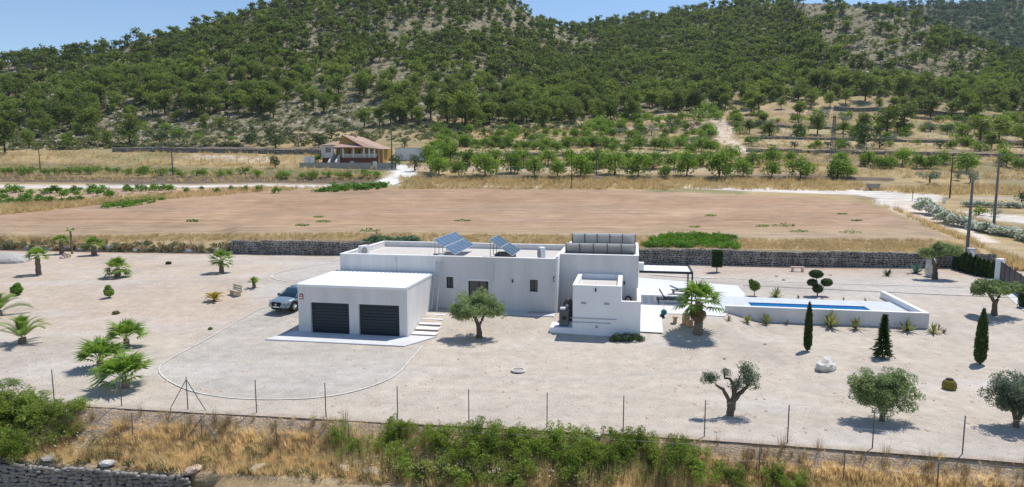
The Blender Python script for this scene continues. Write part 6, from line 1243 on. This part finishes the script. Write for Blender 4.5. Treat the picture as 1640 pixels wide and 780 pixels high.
scatter('wild_flowers', fl[:1000], dz, L_['yflower'], label='pale yellow wild flowers at the foot of the bramble thicket', cat='flowers'); scatter('wild_flowers', fl[1000:], dz, L_['flower'], label='white wild flowers among the grass of the bank', cat='flowers')


it = []
for _ in range(3600):
    u = rg.uniform(1120, 1900) if rg.rand() < .7 else rg.uniform(200, 560); q = rg.uniform(.8, 2.4); x, y, z = bank(u, q); it.append((x, y, z - .03, rg.uniform(.2, .45), rg.uniform(1., 1.7)))
scatter('bank_dry_grass', it, bt, L_['straw2'], label='dense pale dry grass on the right end of the bank', cat='grass')
it = []
for _ in range(260):
    a = rg.uniform(-60, 378); X1, Y1, Z1 = M(a, np.interp(a, *VB) - rg.uniform(1, 13)); it.append((X1, Y1, Z1 - .05, rg.uniform(.4, 1.2), rg.uniform(.8, 1.4)))
scatter('verge_scrub', it[:150], [blob(830 + s, 60, .14) for s in range(4)], L_['scrub'], label='grey scrub on the rubble verge behind the left palms', cat='scrub')
scatter('verge_weeds', it[150:], [tuft(180 + s, 30, .4, .03) for s in range(4)], L_['weed'], label='brown weeds on the rubble verge behind the left palms', cat='weeds')
for k in range(16):
    a = 40 + k * 22 + rg.uniform(-8, 8); X1, Y1, Z1 = M(a, np.interp(a, *VB) - rg.uniform(1, 7)); me = lump(rg.uniform(.25, .6), k + 70, 2, .3, (1.3, .8, .8)); me.materials.append(W_['stone']); tag(link('rubble_stone', me, None, (X1, Y1, Z1)), 'grey rubble stone on the verge behind the left palms', 'stone', 'rubble stones on the verge behind the left palms')
# tall straw shoots growing through the brambles
it = []
for _ in range(1500):
    u = rg.choice([rg.uniform(-60, 150), rg.uniform(540, 1130)], p=[.25, .75]); q = rg.uniform(.8, 2.6); x, y, z = bank(u, q); it.append((x, y, z, rg.uniform(.7, 1.15), rg.uniform(.3, .5)))
scatter('tall_straw', it, [tuft(160 + s, 16, .4, .010) for s in range(5)], L_['straw2'], label='tall straw stalks growing up through the bramble thickets', cat='grass')
# ------------------------------------------------------------------ air between the camera and the hills
hm_ = bpy.data.materials.new('haze'); hm_.use_nodes = True; t = hm_.node_tree; t.nodes.remove(t.nodes['Principled BSDF']); pv = t.nodes.new('ShaderNodeVolumePrincipled'); pv.inputs['Color'].default_value = (.78, .88, 1, 1); pv.inputs['Density'].default_value = .00008; pv.inputs['Anisotropy'].default_value = .2
t.links.new(pv.outputs[0], t.nodes['Material Output'].inputs['Volume'])
tag(MB().box(-4100, 4100, -1600, 5100, -5.3, 260).build('haze', hm_), 'thin pale blue haze', 'haze', kind='stuff')

# ------------------------------------------------------------------ labels: rows and clusters counted from the left
def ordinal(n):
    o1 = ['', 'first', 'second', 'third', 'fourth', 'fifth', 'sixth', 'seventh', 'eighth', 'ninth', 'tenth', 'eleventh', 'twelfth', 'thirteenth', 'fourteenth', 'fifteenth', 'sixteenth', 'seventeenth', 'eighteenth', 'nineteenth']
    if n < 20: return o1[n]
    te = {2: ('twenty', 'twentieth'), 3: ('thirty', 'thirtieth'), 4: ('forty', 'fortieth'), 5: ('fifty', 'fiftieth'), 6: ('sixty', 'sixtieth'), 7: ('seventy', 'seventieth'), 8: ('eighty', 'eightieth'), 9: ('ninety', 'ninetieth')}[n // 10]
    return te[1] if n % 10 == 0 else te[0] + '-' + o1[n % 10]
by = {}
for ob in COL.objects:
    if ob.parent is None and 'label' in ob and 'kind' not in ob: by.setdefault(ob['label'], []).append(ob)
for lb, obs in by.items():
    if len(obs) < 2 or len(obs) > 99: continue
    obs.sort(key=lambda q: q.location.x / q.location.y)
    for i, ob in enumerate(obs):
        l2 = ordinal(i + 1) + ' from left, ' + lb; ws = l2.split(); ob['label'] = l2 if len(ws) <= 16 else ' '.join(ws[:15])
        if 'group' not in ob: ob['group'] = ' '.join(lb.split()[:8]) + 's'


it = []
for _ in range(420):
    u = rg.uniform(-100, 1740); v = rg.uniform(560, 700); x, y, z = G(u, v)
    if y < F1(u)[1] + .3: continue
    it.append((x, y, z, rg.uniform(.03, .09), rg.uniform(.8, 1.6)))
scatter('gravel_stones', it, [(Vb, Fb_)], W_['rockp'], label='small loose stones scattered over the front gravel', cat='stones')
